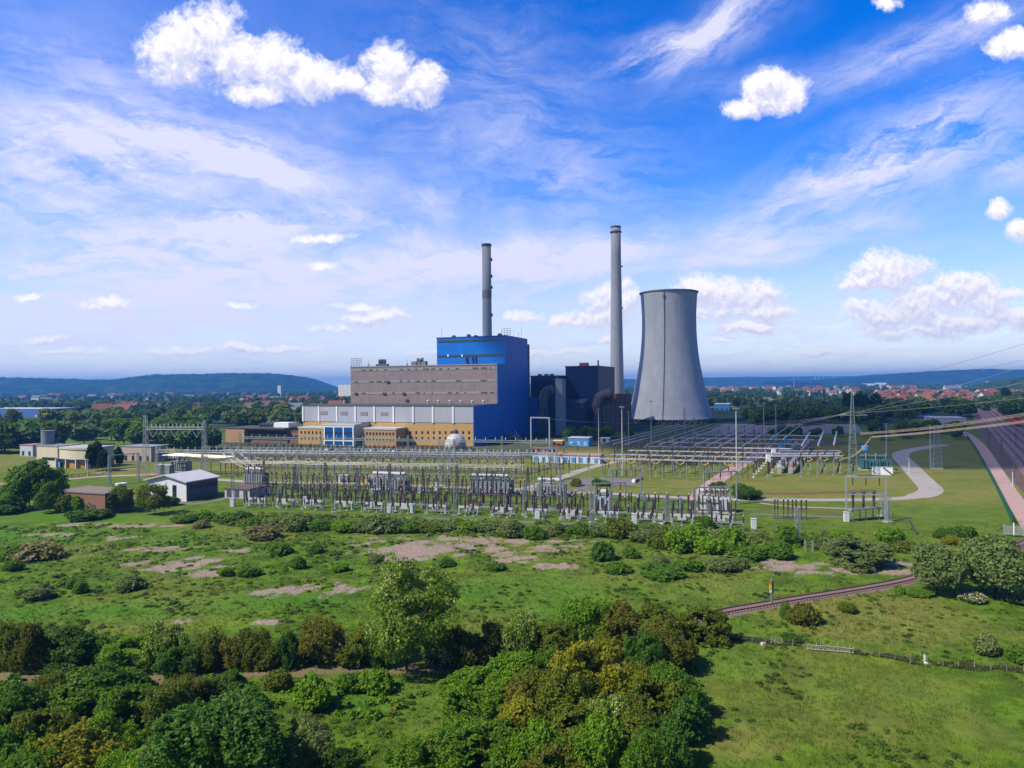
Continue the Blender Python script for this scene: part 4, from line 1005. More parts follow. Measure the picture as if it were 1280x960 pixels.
MB().box(-4, 4.6, 0, 6, 0, 3).box(-4.2, 2, .5, 6, 3, 18).build('casing', M('duct_grey', (.09, .11, .13), .6, var=.2), dk_)
MB().path([(-1, 3, 12), (-1, 3, zb), (.5, 3, zb + 5), (3, 3, zb + 7), (6, 3, zb + 7.5)], 3.2, 10).build('bend', M('duct_light', (.16, .18, .19), .5, var=.15), dk_)
for z in (5, 9, 13, 17): MB().box(-4.4, 2.2, .2, .5, z, z + .5).build('flange', DSTEEL, dk_)
d = 502; x = XD(746, d)
fg = thing('filter_house', 'dark steel filter house with a round rust-topped duct by the tall chimney', 'filter house', (x, d, 0), -TH)
MB().box(5, 22, 2, 16, 0, ZT(760, 492.5, d)).build('casing', M('filter_dark', (.035, .035, .045), .7, var=.25, scale=.3), fg)
z1 = ZT(748, 500, d)
MB().path([(0, 3, 3), (0, 3, z1 - 4), (1.5, 3, z1 + 1.5), (6, 3, z1 + 4), (10, 3, z1 + 4.2)], 4.3, 14).build('duct', M('duct_streaked', (.10, .085, .09), .6, var=.35, scale=.25, stain=(.22, .05, .03)), fg)
MB().box(4.8, 14, 1.5, 10, ZT(752, 499, d), ZT(752, 494, d) + 1).build('hood', RUST, fg)
for k in range(5): MB().box(4.8 + 3.4 * k, 5.3 + 3.4 * k, 1.4, 1.9, 0, ZT(760, 493, d)).build('frame_post', DSTEEL, fg)
for k in range(5): MB().box(4.8, 22.2, 1.5, 1.95, 4 + 4.6 * k, 4.4 + 4.6 * k).build('platform', DSTEEL, fg)

# containers and low stores in front of the blocks
def hut(name, label, cat, pa, pb, base, top, dep, m, roofm=None, doors=0, doorm=None, rz=-TH, group=None, fl=0.25):
    org = G(pa, base); xb = LX(pb, base, 0, org); zt = ZT(pa, top, org[1])
    t_ = thing(name, label, cat, (*org, 0), rz, group)
    wl = MB().box(0, xb, 0, dep, 0, zt).build('wall', m, t_)
    MB().box(-fl, xb + fl, -fl, dep + fl, zt, zt + .35).build('roof', roofm or m, t_)
    for k in range(doors):
        x = xb * (k + .5) / doors; wd = min(1.6, xb / doors * .5)
        MB().box(x - wd / 2, x + wd / 2, -.07, .05, .3, min(2.6, zt - .3)).build('door', doorm or DARKWIN, wl)
    return t_, xb, zt
hut('shipping_container', 'orange container with pale roof in front of the navy blocks', 'container', 690, 702.5, 557.5, 551.5, 6, ORANGE, M('cream', (.6, .5, .35), .7), 2, M('dark_orange', (.35, .12, .03), .6))
hut('shipping_container', 'light blue container standing by itself near the navy blocks', 'container', 710, 736, 557.5, 547.5, 9, SKYB, LGREY, 3, M('pale_blue', (.3, .45, .6), .6))
hut('shipping_container', 'small white container right of the light blue one', 'container', 750, 761, 553, 548, 5, LGREY, WHITE, 1)
hut('service_building', 'long low white building with blue doors beside the yard road', 'building', 666, 750, 577.5, 568, 9, M('white_render', (.55, .54, .58), .8, var=.08), M('pink_roof', (.32, .22, .22), .9), 9, SKYB)
hut('service_building', 'low grey-walled service building at the foot of the pale silo tower', 'building', 664, 690, 566, 561, 7, GREYP, M('roof_red_brown', (.22, .12, .10), .9), 4)
# round gas holder in front of the hall
x, y = G(569.5, 563); r_ = 13.2 * y / F
sp = thing('spherical_tank', 'white rust-streaked spherical tank in front of the ochre wall', 'tank', (x, y, 0))
m, t = new_mat('tank_white'); ob = t.node('ShaderNodeTexCoord').outputs['Object']
s = t.ramp(t.noise(t.vec('MULTIPLY', ob, (.5, .5, .1)), 1.2, 6, .6), .5, .7); c = t.mix(t.math('MULTIPLY', s, .6), (.44, .43, .43, 1), (.28, .18, .14, 1)); finish(m, t, principled(t, c, .5))
zc = ZT(569.5, 541.5, y) - r_
MB().lathe([(max(.02, r_ * math.sin(a)), zc - r_ * math.cos(a)) for a in np.linspace(0, math.pi, 22)], 32).build('shell', m, sp, True)
for k in range(8):
    a = k * math.pi / 4; MB().tube((r_ * .95 * math.cos(a), r_ * .95 * math.sin(a), 0), (r_ * .95 * math.cos(a), r_ * .95 * math.sin(a), zc), .3, .3, 6).build('leg', STEEL, sp)
MB().lathe([(1.6, zc + r_ - .2), (1.6, zc + r_ + 1.2), (.6, zc + r_ + 2)], 10).build('vent', DSTEEL, sp)

# cream pumping station
org = G(57, 583.5)
pz = thing('pumping_station', 'cream pumping station with curved wing and grey cylinder on its roof', 'building', (*org, 0), -TH)
zt = ZT(57, 558, org[1]); xa = LX(46, 580, 0, org); xm = LX(72, 584, 0, org)
CREAM = M('cream_render', (.56, .50, .36), .8, var=.06, scale=.3, streak=.1)
bl = MB().box(xa, xm, 0, 11, 0, zt).box(xa - .2, xm + .2, -.2, 11.2, zt, zt + .4, 1).build('pump_hall', [CREAM, GREYP], pz)
MB().box(xa + 3.5, xm - .3, -.06, .05, zt * .32, zt * .47).build('window_band', DARKWIN, bl)
xe = LX(112, 584, 0, org); arc = [(xm + (xe - xm) * k / 14, -1.6 * math.sin(math.pi * k / 14) + .6) for k in range(15)]
bw = MB().prism(arc + [(xe, 12), (xm, 12)], zt * .42, zt * .96).prism([(a, b - .35) for a, b in arc] + [(xe + .3, 12.3), (xm, 12.3)], zt * .90, zt * 1.0, 1).prism([(a, b + .5) for a, b in arc] + [(xe, 12), (xm, 12)], .02, zt * .42, 2).build('curved_wing', [CREAM, M('wing_roof', (.42, .40, .36), .8), M('ochre_infill', (.42, .22, .06), .8)], pz)
for k in range(4):
    x = xm + .6 + (xe - xm - 1.2) * k / 3; MB().box(x - .25, x + .25, -1.4, .7, 0, zt * .45).build('pier', LGREY, bw)
    if k < 3: MB().box(x + .6, x + (xe - xm - 1.2) / 3 - .6, -.72, -.5, zt * .27, zt * .43).build('window', DARKWIN, bw)
MB().box(xm + .8, xm + 2.6, -.9, -.4, 0, 2.6).build('door', SKYB, bw)
xc = LX(59.7, 560, 5, org); rr_ = 7.4 * org[1] / F; ztk = ZT(60, 540, org[1])
MB().lathe([(rr_, zt + .4), (rr_, ztk), (rr_ * 1.05, ztk), (rr_ * 1.05, ztk + .3)], 24, (xc, 5, 0)).build('roof_tank', M('tank_grey', (.16, .18, .22), .6, var=.1), pz, False)
hut('service_building', 'beige flat-roofed building among pines behind the gantry', 'building', 153, 189, 576, 558, 10, M('beige_render', (.38, .31, .25), .8, var=.08), GREYP, 4)
hut('shed', 'small pale shed with pinkish roof at the edge of the wood', 'shed', 25, 41, 570, 556.5, 8, M('pale_board', (.42, .45, .5), .8), M('pinkish_roof', (.32, .18, .17), .9), 2)
# white gabled shed
org = G(233, 627)
ws = thing('gabled_shed', 'white gabled shed with light grey roof at the front of the switchyard', 'shed', (*org, 0), -math.radians(21.8))
GW, GD, EH, PH = 16.0, 12.5, 6.0, 7.7
WB = panel_mat('white_brick', (.66, .66, .69), .6, .3, .9, .8, .05, .08)
mb = MB().add([(-GW, 0, 0), (0, 0, 0), (0, 0, EH), (-GW / 2, 0, PH), (-GW, 0, EH), (-GW, GD, 0), (0, GD, 0), (0, GD, EH), (-GW / 2, GD, PH), (-GW, GD, EH)],
             [(0, 1, 2, 3, 4), (9, 8, 7, 6, 5), (1, 6, 7, 2), (5, 0, 4, 9)])
wl = mb.build('wall', WB, ws)
MB().box(-5.6, -4.0, -.08, .1, .3, 4.8).build('door', DARKWIN, wl)
MB().box(-4.7, -4.6, -.2, -.09, 2.2, 2.6).build('handle', STEEL, wl)
sw = MB().box(.01, .12, .02, GD - .02, .02, EH - .05).build('shaded_side_wall', M('side_shade_tone', (.085, .09, .105), .6, var=.1), ws)  # shade on the right wall is put into this dark colour
for k in range(5): MB().box(.12, .2, 1 + 2.3 * k, 3 + 2.3 * k, 3.4, 4.8).build('window', DARKWIN, sw)
for k in range(4): MB().box(.12, .3, 1.5 + 2.8 * k, 3.2 + 2.8 * k, .05, .6).build('grille', DSTEEL, sw)
rm = MB()
for s in (0, 1):
    x0, x1 = (-GW / 2, .9) if s else (-GW - .9, -GW / 2); k = (PH - EH) / (GW / 2)
    za, zb = (PH, EH - .9 * k) if s else (EH - .9 * k, PH)
    rm.add([(x0, -.9, za), (x1, -.9, zb), (x1, GD + .6, zb), (x0, GD + .6, za), (x0, -.9, za + .3), (x1, -.9, zb + .3), (x1, GD + .6, zb + .3), (x0, GD + .6, za + .3)],
           [(0, 3, 2, 1), (4, 5, 6, 7), (0, 1, 5, 4), (1, 2, 6, 5), (2, 3, 7, 6), (3, 0, 4, 7)])
rm.build('roof', M('light_sheet_roof', (.50, .48, .50), .55, var=.08, scale=.3), ws)
hut('shed', 'long low brown-roofed shed behind the white gabled shed', 'shed', 281, 312, 622, 611, 9, M('grey_block', (.42, .42, .46), .8), M('brown_roof', (.12, .08, .07), .9), 3, DSTEEL)
org = G(131.5, 637)
hut('brick_block', 'low flat brown brick block half hidden by bushes at the meadow edge', 'building', 74, 131.5, 639, 614.5, 9, BRICKR, M('flat_roof_brown', (.21, .16, .14), .9, var=.2), 2, DSTEEL)
org = G(140, 618)
k_ = thing('kiosk', 'dark equipment kiosk with white cap between the brick block and white shed', 'kiosk', (*org, 0), -TH)
MB().box(0, 3.6, 0, 2.4, .2, 2.9).build('cabinet', DSTEEL, k_); MB().box(1.6, 4.0, -.2, 2.6, 2.9, 3.7).build('cap', WHITE, k_); MB().box(.2, 3.4, .1, 2.3, 0, .2).build('plinth', LGREY, k_)
hut('switch_house', 'flat tan switch house behind the first transformer', 'building', 455, 480, 603.5, 597, 8, M('tan_wall', (.5, .33, .15), .8), M('mauve_roof', (.27, .22, .23), .8), 2)
hut('canopy_hall', 'grey steel shed behind the cooling tower base among trees', 'shed', 893, 912, 513, 505, 30, SKYB, WHITE, 3)

# far warehouses
hut('warehouse', 'long blue and white warehouse across the fields beyond the wood', 'warehouse', -80, 57, 520, 510.5, 40, M('warehouse_blue', (.05, .12, .35), .6), LGREY, 6, WHITE)
hut('warehouse', 'blue-roofed hall between dark trees in front of the red-roofed town', 'warehouse', 1143, 1163, 521, 514, 26, M('vivid_blue', (.01, .10, .55), .5), M('vivid_blue_roof', (.01, .12, .6), .5), 2)
hut('warehouse', 'long low pale-grey warehouse beside the railway yard', 'warehouse', 1164, 1208, 532, 522.5, 26, M('warehouse_pale', (.28, .31, .38), .7), M('warehouse_roof', (.40, .38, .42), .7), 6, SKYB)
hut('apartment_tower', 'white apartment tower standing below the wooded hills', 'tower block', 347, 351, 495, 482, 14, LGREY, WHITE, 0)
hut('apartment_tower', 'white tower block above the trees right of the cooling tower', 'tower block', 966, 969.5, 494, 483.5, 14, WHITE, WHITE, 0)
hut('warehouse', 'long white factory hall on the plain below the distant ridge', 'warehouse', 1079, 1096, 482, 479.5, 60, WHITE, LGREY, 0)
hut('warehouse', 'broad white factory hall with higher roof below the distant ridge', 'warehouse', 1096, 1108, 482, 478.5, 60, WHITE, WHITE, 0)
x, y = G(992.7, 488); zt = ZT(992.7, 471.5, y)
c3 = thing('brick_chimney', 'distant red brick chimney on the plain behind the town', 'chimney', (x, y, 0)); MB().lathe([(2.6, 0), (1.7, zt), (1.9, zt), (1.9, zt + 1)], 12).build('shaft', M('red_brick_far', (.35, .12, .08), .9), c3)
MB().lathe([(4.5, 0), (4.5, 8), (3, 9)], 8).build('foot', BRICKR, c3)
x, y = G(1236.5, 489); wt = thing('winding_tower', 'grey concrete winding tower beyond the railway yard', 'tower', (x, y, 0)); zt = ZT(1237, 476, y)
MB().box(-4, 4, -4, 4, 0, zt * .55).box(-6.5, 6.5, -6.5, 6.5, zt * .55, zt).build('shaft', M('far_grey', (.16, .16, .2), .8), wt)
MB().bar((-7, 0, zt * .6), (-22, 0, 0), 1.2).build('stay', DSTEEL, wt)
for k, px in enumerate((1019, 1023.5, 1042, 1028)):
    d = 9800; x = XD(px, d, 473); z0 = ZT(px, 474, d); z1 = ZT(px, 468.4, d)
    tb = thing('wind_turbine', 'tiny white wind turbine on the far horizon ridge', 'wind turbine', (x, d, z0 - 25), 0, 'wind turbines on the horizon')
    MB().tube((0, 0, 0), (0, 0, z1 - z0 + 25), 4, 3, 6).build('tower', WHITE, tb)
    for q in range(3):
        a = k + q * 2.094; MB().tube((0, -4, z1 - z0 + 25), (42 * math.sin(a), -4, z1 - z0 + 25 + 42 * math.cos(a)), 2.2, .8, 4).build('blade', WHITE, tb)
# ------------------------------------------------------------------ the switchyard
DY = math.radians(16)
def lerp2(a, b, u): return (a[0] + (b[0] - a[0]) * u, a[1] + (b[1] - a[1]) * u)
def rot_of(a, b): return math.atan2(b[1] - a[1], b[0] - a[0])
def off(p, a, b, k):
    """k metres behind the line a-b"""
    l = math.hypot(b[0] - a[0], b[1] - a[1]); return (p[0] - (b[1] - a[1]) / l * k, p[1] + (b[0] - a[0]) / l * k)
def ins_prof(z0, z1, r, n=5):
    pr = [(r * .6, z0)]
    for k in range(n):
        a = z0 + (z1 - z0) * k / n; b = z0 + (z1 - z0) * (k + 1) / n
        pr += [(r, a + (b - a) * .2), (r, a + (b - a) * .45), (r * .6, b)]
    return pr
SGREEN = M('grey_green_steel', (.20, .25, .24), .55, .1, var=.15, scale=1)
CONCF = M('pad_concrete', (.36, .33, .31), .9)

def proto_post(h0, h1, r=.19, capm=None, name='post_insulator', steel=None):
    t_ = thing(name, 'x', 'post insulator')
    MB().box(-.09, .09, -.09, .09, -.1, h0).box(-.4, .4, -.4, .4, -.1, .15).build('stand', steel or STEEL, t_)
    MB().lathe(ins_prof(h0, h1, r), 7).build('insulator', BROWNI, t_)
    MB().lathe([(.16, h1), (.2, h1 + .25), (.06, h1 + .35)], 6).build('cap', capm or LGREY, t_)
    return t_
def place(proto, used, x, y, rz, label, group=None):
    if not used: used.append(1); o = proto; o.location = (x, y, hzf(x, y)); o.rotation_euler = (0, 0, rz)
    else: o = dup(proto, (x, y, hzf(x, y)), rz)
    o['label'] = label
    if group: o['group'] = group
    elif 'group' in o: del o['group']
    return o
def post_row(proto, a, b, n, label, jit=.0, skip=()):
    rz = rot_of(a, b)
    used = proto.setdefault('_u', []) if isinstance(proto, dict) else []
    for k in range(n):
        if k in skip: continue
        p = lerp2(a, b, (k + .5) / n)
        place(proto, used, p[0] + rnd.uniform(-jit, jit), p[1] + rnd.uniform(-jit, jit), rz, label, label)

# front row: circuit breakers, tall instrument transformers, disconnectors, cabinets
fa, fb = G(296, 634), G(930, 661); frz = rot_of(fa, fb)
def circuit_breaker():
    t_ = thing('circuit_breaker', 'x', 'circuit breaker')
    fr = MB()
    for x in (-2.6, 2.6): fr.box(x - .12, x + .12, -.5, .5, 0, 1.5).box(x - .5, x + .5, -.6, .6, -.05, .12)
    fr.box(-3, 3, -.12, .12, 1.35, 1.55); fr.build('frame', LGREY, t_)
    MB().box(-2.9, 2.9, -.34, .34, 1.6, 2.2).box(-1.0, 1.0, -.6, -.42, .8, 2.1).build('drive_housing', LGREY, t_)
    for x in (-2.3, 0, 2.3):
        i_ = MB().lathe(ins_prof(2.3, 4.2, .24), 8, (x, 0, 0)).build('insulator', BROWNI, t_)
        MB().lathe([(.2, 4.2), (.3, 4.3), (.3, 4.9), (.1, 5.0)], 8, (x, 0, 0)).build('cap', DSTEEL, i_)
    return t_
def disconnector(w=5.0, h=2.4, am=None):
    t_ = thing('disconnector', 'x', 'disconnector')
    fr = MB()
    for x in (-w / 2, w / 2): fr.box(x - .1, x + .1, -.1, .1, -.05, h)
    for y in (-.7, .7): fr.box(-w / 2 - .4, w / 2 + .4, y - .07, y + .07, h, h + .16)
    fr.build('frame', STEEL, t_)
    for x in (-w / 2, 0, w / 2):
        for y in (-.7, .7): MB().lathe(ins_prof(h + .16, h + 1.7, .2, 4), 6, (x, y, 0)).build('insulator', BROWNI, t_)
        MB().bar((x, -.9, h + 1.78), (x, .2, h + 1.95), .1).bar((x, .9, h + 1.78), (x, 0, h + 2.1), .1).build('arm', am or LGREY, t_)
    return t_
CB = circuit_breaker(); CBu = []; DS = disconnector(w=6.2, h=1.3); DSu = []
IT = proto_post(1.9, 4.3, .30, DSTEEL, 'instrument_transformer'); IT['category'] = 'instrument transformer'; ITu = []
bays = 15
for k in range(bays):
    p = lerp2(fa, fb, (k + .45) / bays); l = 'front bay'
    q = off(p, fa, fb, 4.0)
    place(CB, CBu, q[0], q[1], frz, f'white three-pole circuit breaker, {_ORD[k + 1]} from the left in the front switchgear row')
    q = off(p, fa, fb, 7.5 if k % 2 else -.5)
    place(DS, DSu, q[0] + 2, q[1], frz, f'low grey disconnector, {_ORD[k + 1]} from the left in the front switchgear row')
    for j in range(6):
        q = off(lerp2(fa, fb, (k + .45 + .24 * (j % 3 - 1)) / bays), fa, fb, (1.0 if k % 3 else 1.8) + (j // 3) * 9.5)
        place(IT, ITu, q[0], q[1], frz, 'dark stubby instrument transformer in the front switchgear row', 'instrument transformers in the front switchgear row')
def cabinet_proto():
    t_ = thing('control_cabinet', 'x', 'cabinet'); MB().box(-.6, .6, -.45, .45, .15, 2.3).build('body', WHITE, t_)
    MB().box(-.7, .7, -.55, .55, 2.3, 2.42).build('roof', LGREY, t_); MB().box(-.65, .65, -.5, .5, -.05, .15).build('plinth', CONCF, t_); MB().box(-.5, .5, -.48, -.45, .3, 2.15).build('door', LGREY, t_)
    return t_
CA = cabinet_proto(); CAu = []
for k, (px, py) in enumerate(((291, 633), (382, 631), (487, 641), (516, 641), (589, 642), (629, 616), (672, 648), (711, 648), (793, 654), (826, 655), (895, 652), (942, 661), (1058, 652), (525, 617), (545, 612.5), (424, 603), (500, 606))):
    x, y = G(px, py); place(CA, CAu, x, y, frz, f'white upright control cabinet, {_ORD[sorted(a for a in (291, 382, 487, 516, 589, 629, 672, 711, 793, 826, 895, 942, 1058, 525, 545, 424, 500)).index(px) + 1] if True else ""} from the left among the switchyard cabinets')
P1 = proto_post(2.4, 5.0, .22, name='slim_post_insulator', steel=DSTEEL)  # post insulator on a low dark stand
P1u = []
def posts(line, n, label, proto, used, jit=.15, skipp=0.0):
    a, b = line; rz = rot_of(a, b)
    for k in range(n):
        if rnd.random() < skipp: continue
        p = lerp2(a, b, (k + .5) / n); place(proto, used, p[0] + rnd.uniform(-jit, jit), p[1] + rnd.uniform(-jit, jit), rz, label, label)
posts((G(320, 627), G(930, 651)), 40, 'slim brown post insulator just behind the white circuit breakers', P1, P1u, .3)
posts((G(340, 621), G(900, 643)), 44, 'slim brown post insulator beside the cable duct path', P1, P1u, .3)
posts((G(965, 648), G(1010, 649)), 8, 'slim brown post insulator in the short group beside the lattice mast', P1, P1u, .3)
posts((G(350, 611), G(660, 620)), 46, 'slim brown post insulator in front of the large transformers', P1, P1u, .5)
posts((G(330, 607), G(640, 614)), 40, 'slim brown post insulator behind the large transformers', P1, P1u, .5)
DK = disconnector(w=5.2, h=2.6, am=DSTEEL); DKu = []
for ch in DK.children: ch.material_slots[0].link = 'OBJECT'; ch.material_slots[0].material = DSTEEL if not ch.name.startswith('insulator') else BROWNI
for k in range(18):
    p = lerp2(G(322, 619), G(905, 641), (k + .5) / 18); place(DK, DKu, p[0], p[1] + rnd.uniform(-.8, .8), frz, 'dark steel disconnector in the second line behind the breakers', 'dark disconnectors in the second line')

def tube_thing(name, cat, label, pts, r, m, group=None):
    o = MB().path([(p[0], p[1], p[2]) for p in pts], r, 6).build(name, m)
    return tag(o, label, cat, group)

# lattice masts of the front line
def mast(label, px, base, top, w0=.9, w1=.7, name='lattice_mast', arms=0, group=None):
    x, y = G(px, base); h = ZT(px, top, y)
    t_ = thing(name, label, 'lattice mast', (x, y, hzf(x, y)), DY)
    MB().lattice((0, 0, -.1), (0, 0, h), w0, w1, max(5, int(h / 1.2)), .16, .09).build('shaft', STEEL, t_)
    MB().box(-w0 * .8, w0 * .8, -w0 * .8, w0 * .8, -.1, .3).build('footing', CONCF, t_)
    if arms: MB().bar((-arms, 0, h - .5), (arms, 0, h - .5), .16).build('crossarm', STEEL, t_)
    return t_
for k, (px, b, tp) in enumerate(((291, 630, 593), (350, 635, 610), (418, 641, 602), (490, 636, 604), (569, 645, 608), (656, 644, 604), (740, 653, 616), (834, 653, 619), (886, 654, 630), (997, 675, 637))):
    mast(f'grey lattice mast, {_ORD[k + 1]} from the left along the front of the switchyard', px, b, tp)
for k, (px, b, tp) in enumerate(((318, 622, 588), (372, 620, 586), (398, 628, 594), (448, 622, 588), (505, 626, 592), (534, 616, 583), (596, 622, 590), (632, 630, 596), (676, 634, 600), (706, 640, 606), (764, 646, 612), (806, 646, 616), (851, 650, 622), (868, 640, 612))):
    mast(f'thin dark lattice mast, {_ORD[k + 1]} from the left in the second line behind the breakers', px, b, tp, .7, .45)
x0 = mast('stout lattice mast standing in the middle of the yard in front of the ball-shaped tank', 552, 608, 551, 2.2, 1.5)

def portal(label, pl, pr, base_l, base_r, top, w=.34, lat=False, mid=None, ins=3):
    a, b = G(pl, base_l), G(pr, base_r); h = ZT(pl, top, a[1]); L = math.hypot(b[0] - a[0], b[1] - a[1])
    t_ = thing('portal_frame', label, 'portal frame', (*a, 0), rot_of(a, b))
    for x in (0, L):
        (MB().lattice((x, 0, -.1), (x, 0, h), .9, .7, int(h), .16, .09) if lat else MB().box(x - w / 2, x + w / 2, -w / 2, w / 2, -.1, h)).build('post', STEEL, t_)
    MB().box(-.3, L + .3, -w / 2, w / 2, h, h + w).build('beam', STEEL, t_)
    for k in range(ins):
        x = L * (k + .5) / ins; MB().lathe(ins_prof(h - 1.9, h, .16, 5), 6, (x, 0, 0)).build('hanging_insulator', BROWNI, t_)
    if mid: MB().box(0, L, -.12, .12, mid, mid + .24).build('lower_beam', STEEL, t_)
    return t_
portal('grey portal frame over the small transformer beside the yard road', 667.5, 701, 625, 623, 586)
portal('tall grey portal frame on the mown grass beside the paved lot', 765, 801, 627, 625, 588.5)
portal('short grey portal frame between the breakers and the service road', 744, 782, 642, 640, 605.5)
portal('grey portal frame behind the white-capped transformer at the spur road', 880, 921, 634, 631, 592)
portal('lower grey portal frame in front of the spur road', 867, 913, 647, 645, 610.5)
portal('large grey portal frame with lower beam at the end of the front row', 1058, 1108, 651, 652, 597, mid=6.5)
portal('teal gantry portal at the foot of the blue end wall', 664, 687, 559, 560, 522.5, .6)
portal('slim lattice portal in front of the pumping station pines', 137, 173, 606, 602, 570, .3, True)

# the three-pole platform under the large portal
a = G(1066, 652)
t_ = thing('breaker_platform', 'steel platform with three brown insulators under the large portal frame', 'breaker platform', (*a, 0), DY)
fr = MB()
for x in (0, 4, 8): fr.box(x - .1, x + .1, -.1, .1, 0, 2.8).box(x - .1, x + .1, 1.9, 2.1, 0, 2.8)
fr.box(-.6, 9, -.3, 2.3, 2.8, 3.0); fr.build('frame', STEEL, t_)
MB().box(-1, 9.6, -.5, -.3, 3.0, 3.3).build('pink_edge', M('pale_pink', (.5, .38, .36), .7), t_)
for x in (1, 4.2, 7.4):
    i_ = MB().lathe(ins_prof(3.0, 6.6, .36, 7), 8, (x, 1, 0)).build('insulator', BROWNI, t_); MB().lathe([(.5, 6.6), (.5, 7.1), (.2, 7.3)], 8, (x, 1, 0)).build('cap', DSTEEL, i_)
mast('short braced lattice stand at the far end of the front row', 1110, 653, 622, 1.1, .9)
mast('second braced lattice stand behind the large portal frame', 1102, 645, 618, .9, .8)

# transformers
def transformer(label, px, base, w, d, h, fins=10, tank=GREYP, fin=GREYP, cons=LGREY, rz=DY * -1, bush=3, name='transformer'):
    x, y = G(px, base); t_ = thing(name, label, 'transformer', (x, y, 0), rz)
    MB().box(-w / 2 - .8, w / 2 + .8, -.8, d + .8, -.1, .35).build('plinth', CONCF, t_)
    MB().box(-w / 2, w / 2, .7, d - .4, .35, h).build('tank', tank, t_)
    f_ = MB()
    for k in range(fins):
        xx = -w / 2 + w * (k + .5) / fins; f_.box(xx - w / fins * .3, xx + w / fins * .3, 0, .69, .8, h - .3)
    f_.build('radiator_fin', fin, t_)
    MB().tube((-w / 2, d * .6, h + 1.3), (w / 2 * .8, d * .6, h + 1.3), .62, .62, 12).box(-w * .3, -w * .25, d * .55, d * .65, h, h + .8).box(w * .25, w * .3, d * .55, d * .65, h, h + .8).build('conservator', cons, t_)
    for k in range(bush):
        xx = -w * .32 + w * .64 * k / max(1, bush - 1)
        MB().lathe(ins_prof(h, h + 2.6, .30, 6), 8, (xx, d * .3, 0)).build('bushing', BROWNI, t_)
    return t_
transformer('large grey transformer with white top in front of the tan switch house', 484, 615, 13, 5, 4.4, 12, fin=GREYP)
transformer('longest transformer with slanting grey radiators, in the middle of the yard', 612, 619, 13.5, 5, 4.6, 9, tank=DSTEEL, fin=GREYP, bush=4)
transformer('small grey transformer under the portal beside the yard road', 688, 621, 9, 4, 3.6, 9, tank=GREYP, fin=GREYP)
transformer('grey transformer with brown bushings under the lower portal at the spur road', 894, 641, 8.5, 4, 4.2, 8, tank=LGREY, fin=LGREY, bush=5)
transformer('small pale transformer among posts under the short portal', 752, 641, 4.2, 3, 4.2, 6, tank=LGREY, fin=LGREY, bush=2)
transformer('white-topped transformer behind the brown-roofed shed', 316, 607, 8, 4, 4.2, 8, tank=DSTEEL, fin=GREYP)
transformer('grey-green transformer under the bright tube bundle', 222, 590, 8, 4, 4.4, 8, tank=SGREEN, fin=SGREEN)
tt = transformer('dark teal transformer with blue conservator behind the white fire wall', 1096, 588, 11, 5, 4.0, 9, tank=TEAL, fin=TEAL, cons=TEAL)
MB().lathe([(1.0, 7.5), (1.4, 7.6), (1.4, 9.2), (1.0, 9.4)], 12, (-3.5, 3, 0)).box(-3.6, -3.4, 2.9, 3.1, 4, 7.6).build('oil_tank', SKYB, tt)
for k in range(4): MB().box(-7 + 4 * k, -6.8 + 4 * k, -1.2, -1, 0, 5.2).build('frame_post', DSTEEL, tt)
a = G(1090, 593.3); b = G(1116, 594); L = math.hypot(b[0] - a[0], b[1] - a[1])
t_ = thing('fire_wall', 'white fire wall with dark strut in front of the teal transformer', 'wall', (*a, 0), rot_of(a, b)); MB().box(0, L, -.2, .2, 0, 2.9).build('slab', WHITE, t_); MB().bar((L * .55, -.4, 2.7), (L, -.4, 0), .3).build('strut', DSTEEL, t_)
MB().box(-.1, L + .1, -.3, .3, 2.9, 3.05).build('coping', LGREY, t_)
cab2 = thing('relay_kiosk', 'grey-green relay kiosk on the left of the switch house', 'kiosk', (*G(431, 602), 0), DY * -1)
MB().box(-1.6, 1.6, -1, 1, .1, 2.3).build('cabinet', SGREEN, cab2); MB().box(-1.7, 1.7, -1.1, 1.1, 2.3, 2.45).build('roof', LGREY, cab2); MB().box(-.05, .05, -1.06, -1, .3, 2.1).build('door_gap', DSTEEL, cab2)
kk = dup(cab2, (*G(206, 592), 0), -DY, 'large grey-green relay kiosk behind the white gabled shed'); kk.scale = (2.2, 1.4, 1.5)
kk = dup(cab2, (*G(470, 618), 0), -DY, 'low relay kiosk beside the large transformer with white top'); kk.scale = (1, .8, .7)

# the wide line gantries crossing the yard
def gantry(label, pa, pb, n, h, beam, m=STEEL, spikes=0, w=.9, peak=1.5, hang=0):
    L = math.hypot(pb[0] - pa[0], pb[1] - pa[1]); t_ = thing('line_gantry', label, 'gantry', (*pa, 0), rot_of(pa, pb))
    for k in range(n):
        x = L * k / (n - 1); MB().lattice((x, 0, -.1), (x, 0, h + (peak if k % 2 == 0 else 0)), w + .4, w * .6, int(h / 1.3), .17, .10).build('mast', m, t_)
    MB().lattice((0, 0, beam), (L, 0, beam), .9, .9, int(L / 1.8), .15, .09).build('beam', m, t_)
    for k in range(spikes):
        x = L * (k + .5) / spikes; MB().lathe(ins_prof(beam + .5, beam + 1.7, .2, 3), 6, (x, 0, 0)).build('insulator', LGREY, t_)
    for k in range(hang):
        x = L * (k + .7) / (hang + .4)
        for s in (-1, 1): MB().bar((x + s * 2.0, 0, beam - .5), (x, 0, beam - 3.6), .16).build('insulator_string', M('string_pale', (.42, .48, .42), .4), t_)
    return t_
gantry('wide lattice gantry with a row of pale insulators across the middle of the yard', G(196, 593), G(696, 600), 9, 10, 9.4, spikes=52)
gantry('dark lattice gantry behind the transformers in front of the pale busbars', G(330, 614), G(660, 624), 9, 8.5, 8.0, DSTEEL, spikes=30, w=.7)
gantry('low grey lattice gantry between the wide gantry and the pale busbars', G(282, 585), G(650, 592), 10, 8, 7.4, STEEL, spikes=36, w=.7)
